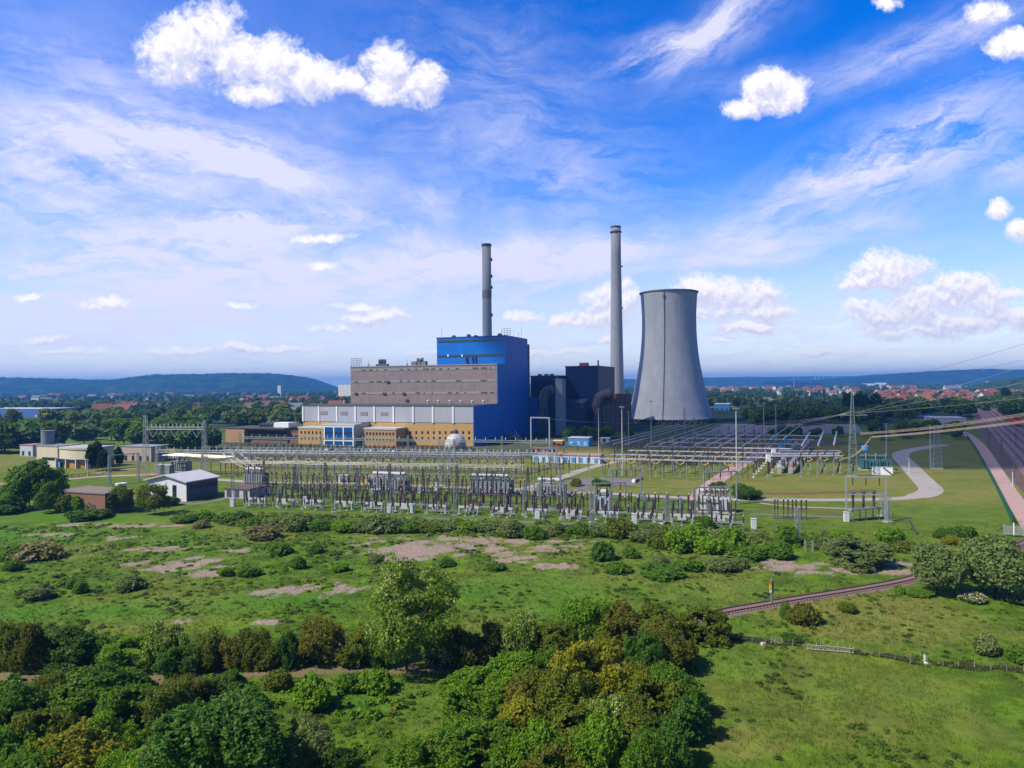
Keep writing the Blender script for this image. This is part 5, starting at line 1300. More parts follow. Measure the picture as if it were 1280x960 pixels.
gantry('dark green lattice gantry right in front of the office building', G(300, 572), G(690, 581), 8, 10.5, 9.8, SGREEN, spikes=34)
gantry('tall two-masted gantry with hanging insulators behind the white gabled shed', G(182.5, 596), G(256, 597), 2, 22, 19, spikes=14, w=1.5, peak=2, hang=5)
gantry('slender twin-masted gantry in front of the cooling tower', G(856, 562), G(868, 562), 2, 17, 15, SGREEN, w=1.0, peak=5)
# second lower beams with teal arms
TEALARM = M('teal_arm', (.10, .22, .25), .5, var=.1)
DT = disconnector(w=4.4, h=4.2, am=TEALARM); DTu = []
def drow(line, n, label, proto, used, cat=None):
    a, b = line; rz = rot_of(a, b)
    for k in range(n):
        p = lerp2(a, b, (k + .5) / n); place(proto, used, p[0], p[1], rz, label, label)
drow((G(272, 578), G(640, 584)), 28, 'teal-armed disconnector in the row in front of the offices', DT, DTu)
drow((G(290, 569), G(590, 574)), 26, 'teal-armed disconnector in the back row along the station', DT, DTu)
P2 = proto_post(3.2, 5.8, .22, LGREY, name='mid_post_insulator', steel=DSTEEL); P2u = []  # post insulator on a slightly taller dark stand
posts((G(278, 596), G(650, 604)), 44, 'brown post insulator under the pale busbars on the yellowish grass', P2, P2u, .2)
posts((G(290, 586), G(650, 592)), 34, 'brown post insulator in the row behind the wide lattice gantry', P2, P2u, .2)
def pantograph():
    t_ = thing('pantograph_disconnector', 'x', 'pantograph disconnector')
    MB().box(-.12, .12, -.12, .12, -.1, 2.6).box(-.5, .5, -.5, .5, -.1, .15).build('stand', STEEL, t_)
    MB().lathe(ins_prof(2.6, 4.6, .2), 7).build('insulator', BROWNI, t_)
    mb = MB()
    for s in (-1, 1): mb.bar((0, 0, 4.7), (s * 1.6, 0, 5.6), .16).bar((s * 1.6, 0, 5.6), (0, 0, 6.5), .16)
    mb.box(-.9, .9, -.08, .08, 6.5, 6.65); mb.build('scissor_arm', YELPALE, t_)
    return t_
YELPALE = M('pale_yellow', (.55, .46, .20), .5, var=.1)
PG = pantograph(); PGu = []
drow((G(285, 592), G(650, 599)), 22, 'yellow-armed pantograph disconnector under the pale busbars', PG, PGu)
# pale busbars
for k in range(3):
    a = off(G(275, 600), fa, fb, k * 3.6); b = off(G(650, 609), fa, fb, k * 3.6); n = 16
    pts = [(*lerp2(a, b, i / n), 6.75 - .35 * abs(math.sin(math.pi * i * 4 / n))) for i in range(n + 1)]
    tube_thing('busbar_tube', 'busbar', f'long pale busbar tube, {_ORD[k + 1]} from the front across the middle of the yard', pts, .11, M('pale_bus', (.48, .43, .38), .4))
for k in range(8):
    a = off(G(203, 592), fa, fb, k * 1.1); b = off(G(277, 594), fa, fb, k * 1.1)
    tube_thing('busbar_tube', 'busbar', 'bright cream tube in the bundle above the grey-green transformer', [(*a, 7.4), (*b, 6.6)], .22, M('cream_bus', (.80, .66, .46), .45), 'bright tube bundle left of the yard')
for k in range(7):
    a = lerp2(G(204, 594), G(276, 596), k / 6); MB_ = None
    place(P2, P2u, a[0], a[1], 0, 'brown post insulator under the bright tube bundle', 'posts under the bright tube bundle')
for k in range(3):
    a = G(279 + 11 * k, 592); b = G(316 + 7 * k, 607)
    tube_thing('flexible_conductor', 'conductor', 'white sloping conductor running down to the white-topped transformer', [(*a, 8), (*lerp2(a, b, .5), 5.6), (*b, 5.0)], [.15, .10, .08], LGREY, 'sloping white conductors')
a, b = G(640, 596), G(722, 571)
for k in range(2): tube_thing('busbar_tube', 'busbar', 'grey busbar tube leading from the yard towards the low white building', [(a[0], a[1] + 1.5 * k, 6.5), (b[0], b[1] + 1.5 * k, 6.5)], .2, STEEL, 'grey tubes beside the yard road')
for k in range(5): p = lerp2(a, b, k / 4); place(P2, P2u, p[0], p[1], 0, 'brown post insulator under the grey tubes beside the yard road', 'posts under the grey tubes beside the yard road')
posts((G(655, 603), G(712, 590)), 8, 'slim brown post insulator at the edge of the yard road', P1, P1u, .8)
posts((G(640, 588), G(736, 586)), 14, 'slim brown post insulator between the yard road and the low white building', P1, P1u, 1.2)

# the big disconnector field in front of the cooling tower
fo = np.array(G(737, 597)); er = np.array((.957, -.290)); eb = np.array((.44, .898))
def FP(s, t): return fo + er * s + eb * t
S_ = [0, 4.6, 9.2, 17.5, 22.1, 26.7, 35, 39.6, 44.2, 52]
P3 = proto_post(6.2, 8.6, .22, REDP); P3u = []; P4 = proto_post(3.0, 7.0, .2, LGREY, name='support_insulator', steel=DSTEEL); P4u = []
PY = pantograph(); PYu = []
for ch in PY.children:
    if ch.name.startswith('scissor'): ch.material_slots[0].link = 'OBJECT'; ch.material_slots[0].material = YELP
L3 = 'red-capped post insulator on a tall stand in the field in front of the cooling tower'; L4 = 'dark post insulator between the tubes in front of the cooling tower'
for ri, t in enumerate((0, 16, 34, 54, 78, 104, 132)):
    for si, s in enumerate(S_):
        if (ri + si) % 2 == 0 or ri == 0: p = FP(s, t); place(P3, P3u, p[0], p[1], 0, L3, L3)
        if si % 3 != 2 and ri > 0: p = FP(s + 2.3, t - 5); place(P4, P4u, p[0], p[1], 0, L4, L4)
    for s in (4.6, 13, 22.1, 31, 39.6, 48):
        if ri < 6: p = FP(s, t + 8); place(PY, PYu, p[0], p[1], -.3, 'bright yellow pantograph disconnector in the field in front of the cooling tower', 'yellow pantographs in front of the cooling tower')
    for j, ds in enumerate((0, 2.6)):
        a, b = FP(1 + 4 * ri * .4, t + ds), FP(57 + ri * 3.0, t + ds)
        tube_thing('busbar_tube', 'busbar', 'crosswise pale tube in the field in front of the cooling tower', [(*a, 7.0), (*b, 7.0)], .2 if ri < 3 else .26, M('blue_grey_bus', (.30, .30, .37), .35), 'crosswise tubes in front of the cooling tower')
for k, s in enumerate(S_ + [58, 63]):
    a, b = FP(s, 14 if k < 10 else 50), FP(s, 150)
    tube_thing('busbar_tube', 'busbar', f'long tube running back towards the cooling tower, {_ORD[k + 1]} from the left', [(*a, 11.4), (*b, 11.4)], .2, STEEL)
    for t in (16, 54, 104): p = FP(s, t); o = None
P5 = proto_post(8.4, 11.2, .2, LGREY, name='busbar_support', steel=DSTEEL); P5u = []
for s in S_:
    for t in (15, 47, 80, 114, 148): p = FP(s, t); place(P5, P5u, p[0], p[1], 0, 'tall dark post insulator carrying the long tubes towards the cooling tower', 'tall posts under the long tubes')
# surge arrester rows beside the spur road
P6 = proto_post(1.7, 5.0, .34, WHITE, 'surge_arrester', WHITE); P6['category'] = 'surge arrester'; P6u = []
for (a, b, n, l) in ((G(942, 597), G(972, 562), 13, 'dark surge arrester on white foot in the row nearest the spur road'), (G(962, 595), G(992, 560), 13, 'dark surge arrester on white foot in the second row from the spur road')):
    for k in range(n): p = lerp2(a, b, k / (n - 1)); place(P6, P6u, p[0], p[1], 0, l, l)
wb = thing('line_trap', 'white-capped tall brown line trap at the head of the arrester rows', 'line trap', (*G(960.5, 596), 0), 0)
MB().box(-.5, .5, -.4, .4, 0, 1).build('stand', STEEL, wb); MB().lathe(ins_prof(1, 5.6, .45, 8), 8).build('insulator', BROWNI, wb); MB().box(-.7, .7, -.6, .6, 5.6, 8.2).build('cap', WHITE, wb)
w2 = dup(wb, (*G(967, 588), 0), 0, 'white-capped brown line trap just behind the tallest one at the arrester rows')
for k, (px, py) in enumerate(((983, 571), (976, 577))):
    o = dup(wb, (*G(px, py), 0), 0, ('blue-capped line trap at the back of the arrester rows', 'blue-capped line trap in the middle of the arrester rows')[k])
    for ch in o.children:
        if ch.name.startswith('cap'): ch.material_slots[0].link = 'OBJECT'; ch.material_slots[0].material = SKYB
# right-hand gantry with its three sloping tubes
ga, gb = G(1001, 596), G(1042, 594.5)
for k in range(3):
    p = lerp2(ga, gb, k / 2); q = (p[0] + .44 * 62, p[1] + .9 * 62)
    tube_thing('busbar_tube', 'busbar', f'tube over the grass right of the arrester rows, {_ORD[k + 1]} of three from the left', [(p[0] + 3, p[1] + 6, 11.0), (*q, 12.2)], .36, M('mauve_bus', (.28, .27, .33), .4))
    for t in (0, 7, 24, 44): place(P3, P3u, p[0] + .44 * t, p[1] + .9 * t, 0, 'red-capped post insulator under the three tubes right of the arrester rows', 'posts under the three tubes right of the arrester rows')
    for t in (8, 24): place(PY, PYu, p[0] + .44 * t + 2.2, p[1] + .9 * t, -.3, 'bright yellow pantograph disconnector right of the arrester rows', 'yellow pantographs right of the arrester rows')
for t in (0, 3, 9, 12, 22):
    a = (ga[0] - 9 + .44 * t, ga[1] + 3 + .9 * t); b = (gb[0] + 2.5 + .44 * t, gb[1] + .9 * t)
    tube_thing('busbar_tube', 'busbar', 'crosswise pale tube right of the arrester rows', [(*a, 7.2), (*b, 7.2)], .26, M('blue_grey_bus', (.30, .30, .37), .35), 'crosswise tubes right of the arrester rows')
for k in range(2):
    a, b = G(974 + 14 * k, 592), G(996 + 15 * k, 561)
    t_ = thing('capacitor_rack', ('grey capacitor rack in the yard right of the arrester rows', 'pink-edged capacitor rack next to the three-tube gantry')[k], 'capacitor rack', (*a, 0), math.atan2(b[1] - a[1], b[0] - a[0])); L = math.hypot(b[0] - a[0], b[1] - a[1])
    for q in range(7): MB().box(L * q / 6 - .12, L * q / 6 + .12, -.8, .8, 0, 2.6).build('stand', STEEL, t_)
    MB().box(0, L, -.8, .8, 2.6, 3.1).build('deck', (LGREY, M('dull_red', (.35, .10, .12), .6))[k], t_)
    for q in range(10): MB().box(L * (q + .2) / 10, L * (q + .8) / 10, -.6, .6, 3.1, 4.3).build('capacitor', GREYP, t_)

# pylons and overhead lines
def pylon(label, px, base, top, w0, w1, arms, name='lattice_pylon'):
    x, y = G(px, base); h = ZT(px, top, y); t_ = thing(name, label, 'pylon', (x, y, 0), -.3)
    MB().lattice((0, 0, -.2), (0, 0, h * .45), w0, w0 * .62, 7, .2, .12).lattice((0, 0, h * .45), (0, 0, h), w0 * .62, w1, 12, .17, .10).build('tower', SGREEN, t_)
    for z, a in arms: MB().bar((-a, 0, z), (a, 0, z), .22).bar((-a, 0, z), (0, 0, z + 1.4), .14).bar((a, 0, z), (0, 0, z + 1.4), .14).build('crossarm', SGREEN, t_)
    MB().box(-w0 * .6, w0 * .6, -w0 * .6, w0 * .6, -.2, .25).build('footing', CONCF, t_)
    return (x, y, h)
pa = pylon('tall slender lattice pylon standing by the teal transformer', 1066, 596, 486.5, 3.0, .35, [(22.5, 5.0)])
pb = pylon('shorter lattice pylon on the mown grass near the gravel road', 1171, 586, 533, 3.4, 1.6, [(16, 2.2)])
WIRE = M('tan_cable', (.42, .32, .24), .6, var=.1); WIREG = M('grey_cable', (.22, .22, .24), .5); WIRED = M('dark_cable', (.06, .06, .065), .5)
def wire(label, p, q, sag, r, m=WIREG, group=None, name='overhead_line', n=18):
    pts = []
    for i in range(n + 1):
        u = i / n; pts.append((p[0] + (q[0] - p[0]) * u, p[1] + (q[1] - p[1]) * u, p[2] + (q[2] - p[2]) * u - sag * 4 * u * (1 - u)))
    return tag(MB().path(pts, r, 5).build(name, m), label, 'overhead line', group)
def SP(px, py, d): return (XD(px, d, py), d, ZT(px, py, d))
for k in range(3):
    wire('thick tan cable sweeping from beside the pylon to the far side of the railway', SP(1090, 545.5 + .7 * k, 268), SP(1420, 505 + 1.5 * k, 190 - 3 * k), 1.0, .07, WIRE, 'thick tan cable bundle')
    wire('thin tan cable higher up, crossing from the gantries to the right', SP(1075, 541 + k, 275), SP(1420, 488 + 2 * k, 200), 2.0, .06, WIRE, 'upper tan cables')
    wire('thin high cable rising from the pylon out of the picture', SP(1066, 516.5, 256), SP(1500, 470 - 40 * k, 170), 1.0, .045, WIREG, 'high cables from the pylon')
    wire('slack tan loop hanging between the tube gantry and the tan cables', SP(1042 + k * 2, 570 + k, 262), SP(1089, 546, 268), 3.4, .09, WIRE, 'slack tan loops by the pylon')
    wire('thin cable spanning from the slender pylon to the twin-masted gantry', SP(1063, 516, 257), SP(868, 528 + 6 * k, 385), 2.5, .05, WIREG, 'cables towards the cooling tower')
wire('thin line high across the sky at the right', SP(1075, 478, 480), SP(1400, 391, 160), 3, .05, WIREG, 'lines crossing the sky'); wire('thin line high across the sky at the right', SP(1130, 470, 480), SP(1400, 420, 160), 3, .05, WIREG, 'lines crossing the sky')
for k in range(3): wire('thin cable from the teal gantry portal across the station yard', SP(687, 523.5, 392), SP(768 + 40 * k, 527 + k, 480), 1.2, .06, WIREG, 'cables behind the low white building')
for k in range(3): wire('thin cable slung from the blue end wall down to the yard', SP(640 - 6 * k, 533, 430), SP(664, 556, 392), 2, .05, WIREG, 'cables from the blue end wall')

# slack conductors strung over the yard between the gantries and the front masts
ga0, ga1 = G(196, 593), G(696, 600); gb0, gb1 = G(300, 572), G(690, 581)
for k in range(26):
    u = (k + .5) / 26; a = lerp2(ga0, ga1, .18 + .8 * u); b = lerp2(gb0, gb1, .02 + .96 * u)
    wire('dark slack conductor strung between the two wide lattice gantries', (*a, 9.6), (*b, 10.0), 1.3, .05, WIRED, 'conductors between the wide gantries', 'line_conductor', 8)
for k in range(24):
    u = (k + .5) / 24; a = lerp2(fa, fb, .02 + .74 * u); a = off(a, fa, fb, 14); b = lerp2(ga0, ga1, .2 + .8 * u)
    wire('dark slack conductor running from the front switchgear up to the wide gantry', (*a, 5.2), (*b, 9.4), 1.6, .045, WIRED, 'conductors from the front row to the wide gantry', 'line_conductor', 8)
for j, h in ((3, 7.4), (12, 7.8)):
    a, b = off(fa, fa, fb, j), off(fb, fa, fb, j)
    for k in range(14):
        p, q = lerp2(a, b, k / 14), lerp2(a, b, (k + 1) / 14)
        wire('thin dark cable slung along the front row of masts', (*p, h), (*q, h), .5, .045, WIRED, 'cables along the front masts', 'line_conductor', 6)

# lamp masts
def lamp(label, px, base, top, head=.9, group=None):
    x, y = G(px, base); h = ZT(px, top, y); t_ = thing('light_mast', label, 'light mast', (x, y, 0), 0, group)
    MB().tube((0, 0, -.1), (0, 0, h), .22, .11, 8).box(-.4, .4, -.4, .4, -.1, .2).build('pole', LGREY, t_)
    MB().box(-head, head, -.3, .3, h - .1, h + .3).build('lamp_head', GREYP, t_)
lamp('tallest light mast, standing at the spur road', 921, 630, 511)
lamp('light mast in front of the ducts at the left end of the tube field', 778, 595, 509)
lamp('thin light mast standing in front of the tall navy block', 748.5, 568, 512)
lamp('thin light mast in front of the foot of the tall chimney', 786, 557, 515)
lamp('thin light mast in front of the cooling tower base', 814, 552, 502)
lamp('thin light mast in front of the ash yard, left one', 955, 548, 503)
lamp('thin light mast in front of the dark wood, right of the ash yard', 970, 548, 506)
lamp('light mast left of the shorter lattice pylon', 1108, 572, 530)
lamp('short lamp post beside the curved service road', 1136.5, 592, 574, .5)
lamp('short lamp post by the railway ballast', 1266, 607, 588, .4)
lamp('lamp post on the lawn behind the brown brick block', 109.5, 595, 575, .5)
lamp('thin light mast beside the curved service road bend', 1163, 583, 532, .3)

# parked cars before the offices
def car():
    t_ = thing('parked_car', 'x', 'car')
    MB().prism([(-2.15, -.85), (2.15, -.85), (2.15, .85), (-2.15, .85)], .35, .95).add([(-1.5, -.8, .95), (1.6, -.8, .95), (1.6, .8, .95), (-1.5, .8, .95), (-.9, -.65, 1.45), (1.2, -.65, 1.45), (1.2, .65, 1.45), (-.9, .65, 1.45)], [(4, 5, 6, 7)]).build('body', WHITE, t_)
    MB().add([(-1.5, -.8, .95), (1.6, -.8, .95), (1.6, .8, .95), (-1.5, .8, .95), (-.9, -.65, 1.45), (1.2, -.65, 1.45), (1.2, .65, 1.45), (-.9, .65, 1.45)], [(0, 1, 5, 4), (1, 2, 6, 5), (2, 3, 7, 6), (3, 0, 4, 7)]).build('windows', DARKWIN, t_)
    for x in (-1.35, 1.35):
        for y in (-.86, .86): MB().tube((x, y - .1, .33), (x, y + .1, .33), .33, .33, 10).build('wheel', DSTEEL, t_)
    return t_
CAR = car(); CARu = []
cols = [('white', WHITE), ('white', WHITE), ('dark', DSTEEL), ('blue', SKYB), ('silver', LGREY), ('grey', GREYP)]
rank = {}
for k in range(16):
    px = 410 + 5.6 * k + rnd.uniform(-1, 1); p = G(px, 563 + .35 * k * .3); nm, cm = rnd.choice(cols); rank[nm] = rank.get(nm, 0) + 1
    o = place(CAR, CARu, p[0], p[1], -TH + math.pi / 2 * (1 if k % 2 else -1), f'{nm} parked car in front of the offices, {_ORD[rank[nm]]} {nm} one from the left')
    for ch in o.children:
        if ch.name.startswith('body'): ch.material_slots[0].link = 'OBJECT'; ch.material_slots[0].material = cm
x, y = G(815, 604)
t_ = thing('concrete_pipe', 'grey pipe with white end lying on the edge of the paved lot', 'pipe', (*G(793, 603), .1), 1.1); MB().tube((0, 0, .55), (9, 0, .55), .5, .5, 12).build('barrel', GREYP, t_); MB().tube((-1.2, 0, .55), (0, 0, .55), .62, .62, 12).build('white_end', WHITE, t_)
for k, (px, py) in enumerate(((271, 556),)):
    pass
# ------------------------------------------------------------------ railway, fences, town
RAILM = M('rusty_rail', (.13, .065, .055), .5, .3, var=.2); BALL = M('track_ballast', (.25, .17, .15), .95, var=.25, scale=1.5, stain=(.12, .09, .08)); SLP = M('sleeper_brown', (.15, .10, .09), .9, var=.3, scale=2)
def railway(name, pts, z, bed=True, slp=True, gauge=1.5, rw=.08):
    q = catmull([G(*p) for p in pts], 14)
    L = [0]
    for a, b in zip(q, q[1:]): L.append(L[-1] + float(np.hypot(*(b - a))))
    sm = np.arange(0, L[-1], .62); X = np.interp(sm, L, [p[0] for p in q]); Y = np.interp(sm, L, [p[1] for p in q])
    zc = hz(X, Y); kk = np.ones(41) / 41; zc = np.convolve(np.pad(zc, 20, 'edge'), kk, 'valid') + z
    dX, dY = np.gradient(X), np.gradient(Y); l = np.hypot(dX, dY); nx, ny = -dY / l, dX / l
    root = thing(name, 'x', 'railway line')
    def rib(offs, name, m):
        mb = MB(); vs = [(X[i] + nx[i] * o, Y[i] + ny[i] * o, zc[i] + h) for i in range(0, len(X), 3) for o, h in offs]; c = len(offs)
        fs = [(a * c + j, a * c + j + 1, (a + 1) * c + j + 1, (a + 1) * c + j) for a in range(len(vs) // c - 1) for j in range(c - 1)]
        return mb.add(vs, [f[::-1] for f in fs]).build(name, m, root)
    if bed: rib([(1.65, -.5), (1.1, .04), (-1.1, .04), (-1.65, -.5)], 'ballast_bed', BALL)
    for s in (-1, 1):
        c = s * gauge / 2; rib([(c + rw, .02), (c + rw, .24), (c - rw, .24), (c - rw, .02)], 'rail', RAILM)
    if slp:
        mb = MB()
        for i in range(len(X)):
            a = Vector((nx[i], ny[i], 0)); b = Vector((a.y, -a.x, 0)); p = Vector((X[i], Y[i], zc[i]))
            vs = [p + a * u + b * v + Vector((0, 0, h)) for h in (-.05, .09) for u, v in ((-1.25, -.12), (1.25, -.12), (1.25, .12), (-1.25, .12))]
            mb.add(vs, [(4, 5, 6, 7), (0, 1, 5, 4), (1, 2, 6, 5), (2, 3, 7, 6), (3, 0, 4, 7)])
        s_ = mb.build('sleeper_row', SLP, root); s_['kind'] = 'stuff'
    return root
r_ = railway('railway_line', [(1420, 628), (1330, 655), (1278, 680), (1220, 704), (1140, 725.5), (1050, 742.5), (960, 757.5), (905, 767), (850, 780), (780, 800)], .32)
r_['label'] = 'single rusty railway line curving across the meadow behind the willows'
tracks = [[(1214, 500), (1222, 512), (1238, 535), (1262, 565), (1310, 625), (1400, 735)], [(1216, 500), (1226, 512), (1247, 537), (1278, 570), (1340, 632)], [(1218, 500), (1230, 512), (1256, 538), (1295, 572), (1360, 632)],
          [(1220, 500), (1234, 511), (1265, 537), (1310, 572)], [(1222, 500), (1238, 510), (1274, 535), (1330, 572)], [(1224, 500), (1242, 509), (1283, 532), (1350, 570)]]
for k, tr in enumerate(tracks):
    o = railway('railway_line', tr, .16, True, False, 1.6, .16); o['label'] = f'railway yard track leading to the town, {_ORD[k + 1]} of six from the left'
# red freight wagons standing on the yard
def wagon():
    t_ = thing('freight_wagon', 'x', 'wagon')
    MB().add([(-6.2, -1.4, 1.2), (6.2, -1.4, 1.2), (6.2, 1.4, 1.2), (-6.2, 1.4, 1.2), (-6.6, -1.5, 3.6), (6.6, -1.5, 3.6), (6.6, 1.5, 3.6), (-6.6, 1.5, 3.6), (-6.3, -1.3, 3.3), (6.3, -1.3, 3.3), (6.3, 1.3, 3.3), (-6.3, 1.3, 3.3)],
             [(0, 1, 5, 4), (1, 2, 6, 5), (2, 3, 7, 6), (3, 0, 4, 7), (8, 9, 10, 11)]).build('body', M('wagon_red', (.34, .035, .03), .6, var=.2), t_)
    MB().box(-6.4, 6.4, -1.2, 1.2, .9, 1.2).build('underframe', DSTEEL, t_)
    for x in (-4.4, 4.4): MB().box(x - 1.2, x + 1.2, -1.0, 1.0, .25, .9).build('bogie', DSTEEL, t_)
    return t_
WG = wagon(); WGu = []
for tr, d0, n, lab in ((4, 520, 11, 'red freight wagon in the nearer rake on the railway yard'), (5, 560, 9, 'red freight wagon in the farther rake on the railway yard')):
    q = catmull([G(*p) for p in tracks[tr]], 30); q = sorted(q, key=lambda p: p[1]); yy = [p[1] for p in q]; xx = [p[0] for p in q]; d = d0
    for k in range(n):
        x = float(np.interp(d, yy, xx)); x2 = float(np.interp(d + 4, yy, xx)); a = math.atan2(4, x2 - x)
        place(WG, WGu, x, d, a, lab, lab); WG.location.z = .3; d += 14.2 * math.sin(a)
for k, (px, py) in enumerate(((1236, 560), (1252, 570), (1233, 541), (1268, 597), (1222, 526), (1270, 560), (1246, 530))):
    x, y = G(px, py); t_ = thing('catenary_mast', 'thin dark overhead line mast on the railway yard', 'mast', (x, y, 0), .5, 'overhead line masts on the railway yard')
    MB().box(-.14, .14, -.14, .14, 0, 8.5).build('pole', DSTEEL, t_); MB().bar((0, 0, 7), (-3, 0, 7.6), .1).build('bracket', DSTEEL, t_)
# signal by the line
x, y = G(964.5, 758); z = hzf(x, y); h = (758 - 721) * y / F * .92
sg = thing('railway_signal', 'railway signal with yellow and orange board beside the single line', 'signal', (x, y, z), .1)
MB().box(-.09, .09, -.09, .09, -.2, h).build('post', M('signal_post', (.22, .25, .25), .6), sg)
MB().box(-.38, -.02, -.22, -.08, h * .62, h * .80).build('yellow_board', M('signal_yellow', (.85, .45, .01), .5), sg)
MB().box(-.34, -.02, -.2, -.08, h * .80, h * .92).build('orange_board', M('signal_orange', (.65, .16, .02), .5), sg)
MB().box(-.3, -.02, -.2, -.08, h * .5, h * .62).build('white_board', WHITE, sg); MB().box(-.05, .32, -.12, .12, h * .48, h * .9).build('lamp_case', M('signal_black', (.02, .022, .025), .5), sg)
MB().box(.1, .16, -.2, -.1, 0, h * .9).build('ladder', DSTEEL, sg)

# green mesh fence along the gravel road
m, t = new_mat('green_mesh')
p_ = principled(t, (.010, .13, .085, 1), .5); tr_ = t.node('ShaderNodeBsdfTransparent'); mx = t.node('ShaderNodeMixShader'); mx.inputs[0].default_value = .72
t.l.new(tr_.outputs[0], mx.inputs[1]); t.l.new(p_, mx.inputs[2]); finish(m, t, mx.outputs[0])
GREENP = M('green_post', (.008, .10, .07), .5)
q = catmull([G(*p) for p in ((1209, 548), (1218, 561), (1227, 577), (1236, 593), (1245, 611), (1255, 632), (1266, 656))], 8)
f_ = thing('mesh_fence', 'dark green mesh fence along the pink gravel road', 'fence', (*q[0], 0))
vs = [(p[0] - q[0][0], p[1] - q[0][1], z) for p in q for z in (.05, 2.3)]
MB().add(vs, [(2 * i, 2 * i + 2, 2 * i + 3, 2 * i + 1) for i in range(len(q) - 1)]).build('mesh_panel', m, f_)
for i in range(0, len(q)): MB().box(q[i][0] - q[0][0] - .06, q[i][0] - q[0][0] + .06, q[i][1] - q[0][1] - .06, q[i][1] - q[0][1] + .06, 0, 2.4).build('post', GREENP, f_)
a, b = G(1255, 668), G(1292, 671)
g_ = thing('metal_gate', 'silver metal gate at the end of the green fence', 'gate', (*a, 0), rot_of(a, b)); L = math.hypot(b[0] - a[0], b[1] - a[1])
for k in range(3):
    x0, x1 = L * k / 3 + .1, L * (k + 1) / 3 - .1; mb = MB().box(x0, x1, -.04, .04, 1.9, 2.0).box(x0, x1, -.04, .04, .15, .25)
    n = int((x1 - x0) / .22)
    for j in range(n): mb.box(x0 + (x1 - x0) * j / n, x0 + (x1 - x0) * j / n + .12, -.03, .03, .25, 1.9)
    mb.build('leaf', STEEL, g_)
for k in range(4): MB().box(L * k / 3 - .1, L * k / 3 + .1, -.1, .1, 0, 2.4 + (.4 if k == 1 else 0)).build('post', WHITE if k == 1 else STEEL, g_)
# chain-link fence before the pumping station
a, b = G(72, 600), G(132, 594); f2 = thing('wire_fence', 'dark bar fence along the drive in front of the pumping station', 'fence', (*a, 0), rot_of(a, b)); L = math.hypot(b[0] - a[0], b[1] - a[1])
for k in range(15): MB().box(L * k / 14 - .05, L * k / 14 + .05, -.05, .05, 0, 1.8).build('post', DSTEEL, f2)
mb = MB()
for k in range(int(L / .5)): mb.box(.5 * k, .5 * k + .08, -.02, .02, .2, 1.6)
mb.box(0, L, -.03, .03, 1.5, 1.6).build('bar_panel', DSTEEL, f2)
a, b = G(1125, 653), G(1146, 668); 
t_ = thing('leaning_post', 'dark leaning post in the grass beside the front scrub', 'post', (*G(1146, 668), 0)); MB().bar((0, 0, -.1), (-1.2, .8, 3.2), .3).build('beam', DSTEEL, t_); MB().bar((-1.2, .8, 3.1), (-3.6, 1.2, 2.6), .12).build('rail', DSTEEL, t_)
t_ = thing('marker_pair', 'pair of grey upright posts in the scrub before the lattice mast', 'marker post', (*G(1006, 690), 0)); [MB().box(x, x + .25, -.12, .12, 0, 2.4).build('post', STEEL, t_) for x in (0, 1.5)]

# old pasture fence with a pale stretch
WOODG = M('weathered_wood', (.20, .17, .14), .9, var=.25, scale=2); PALEW = M('bleached_wood', (.27, .255, .22), .8, var=.15, scale=2)
line = [(858, 797), (925, 802), (985, 807), (1012, 809.5), (1065, 815), (1110, 822), (1160, 831), (1225, 837), (1300, 843)]
q = catmull([G(*p) for p in line], 10); Ls = [0]
for a, b in zip(q, q[1:]): Ls.append(Ls[-1] + float(np.hypot(*(b - a))))
def at(s): return float(np.interp(s, Ls, [p[0] for p in q])), float(np.interp(s, Ls, [p[1] for p in q]))
f3 = thing('pasture_fence', 'old wooden pasture fence with weathered posts along the near meadow', 'fence', (*at(0), 0)); o0 = at(0)
n = int(Ls[-1] / 1.7)
for k in range(n):
    x, y = at(Ls[-1] * k / n); z = hzf(x, y); hh = rnd.uniform(.7, 1.15); lx, ly = rnd.uniform(-.12, .12), rnd.uniform(-.1, .1)
    MB().tube((x - o0[0], y - o0[1], z - .1), (x - o0[0] + lx, y - o0[1] + ly, z + hh), .07, .055, 5).build('post', PALEW if rnd.random() < .2 else WOODG, f3)
for h in (.35, .75):
    mb = MB(); pts = []
    for k in range(60): x, y = at(Ls[-1] * k / 59); pts.append((x - o0[0], y - o0[1], hzf(x, y) + h + rnd.uniform(-.04, .04)))
    mb.path(pts, .018, 4).build('wire', DSTEEL, f3)
s0 = None
sx = [Ls[min(range(len(q)), key=lambda i: abs(px_of(*q[i])[0] - p))] for p in (1010, 1064)]
f4 = thing('pole_barrier', 'bleached wooden pole barrier in the middle of the pasture fence', 'barrier', (*at(sx[0]), 0)); o0 = at(sx[0]); n = 13
for k in range(n):
    x, y = at(sx[0] + (sx[1] - sx[0]) * k / (n - 1)); z = hzf(x, y); y -= .35
    MB().tube((x - o0[0], y - o0[1], z - .1), (x - o0[0] + rnd.uniform(-.2, .2), y - o0[1], z + rnd.uniform(.75, 1.45)), .08, .06, 5).build('post', PALEW, f4)
for h in (.2, .75):
    pts = []
    for k in range(8): x, y = at(sx[0] + (sx[1] - sx[0]) * k / 7); pts.append((x - o0[0], y - .45 - o0[1], hzf(x, y) + h + rnd.uniform(-.05, .05)))
    MB().path(pts, .07, 5).build('pole', PALEW, f4)
f5 = thing('bent_post', 'pale bent fence posts tied together left of the pole barrier', 'post', (*at(sx[0] - 4.5), 0)); o0 = at(sx[0] - 4.5)
for k in range(4): MB().tube((k * .45, -.2, hzf(*o0) - .1), (k * .45 + .15, -.2, hzf(*o0) + 1.1 - .1 * k), .07, .06, 5).build('post', PALEW, f5)
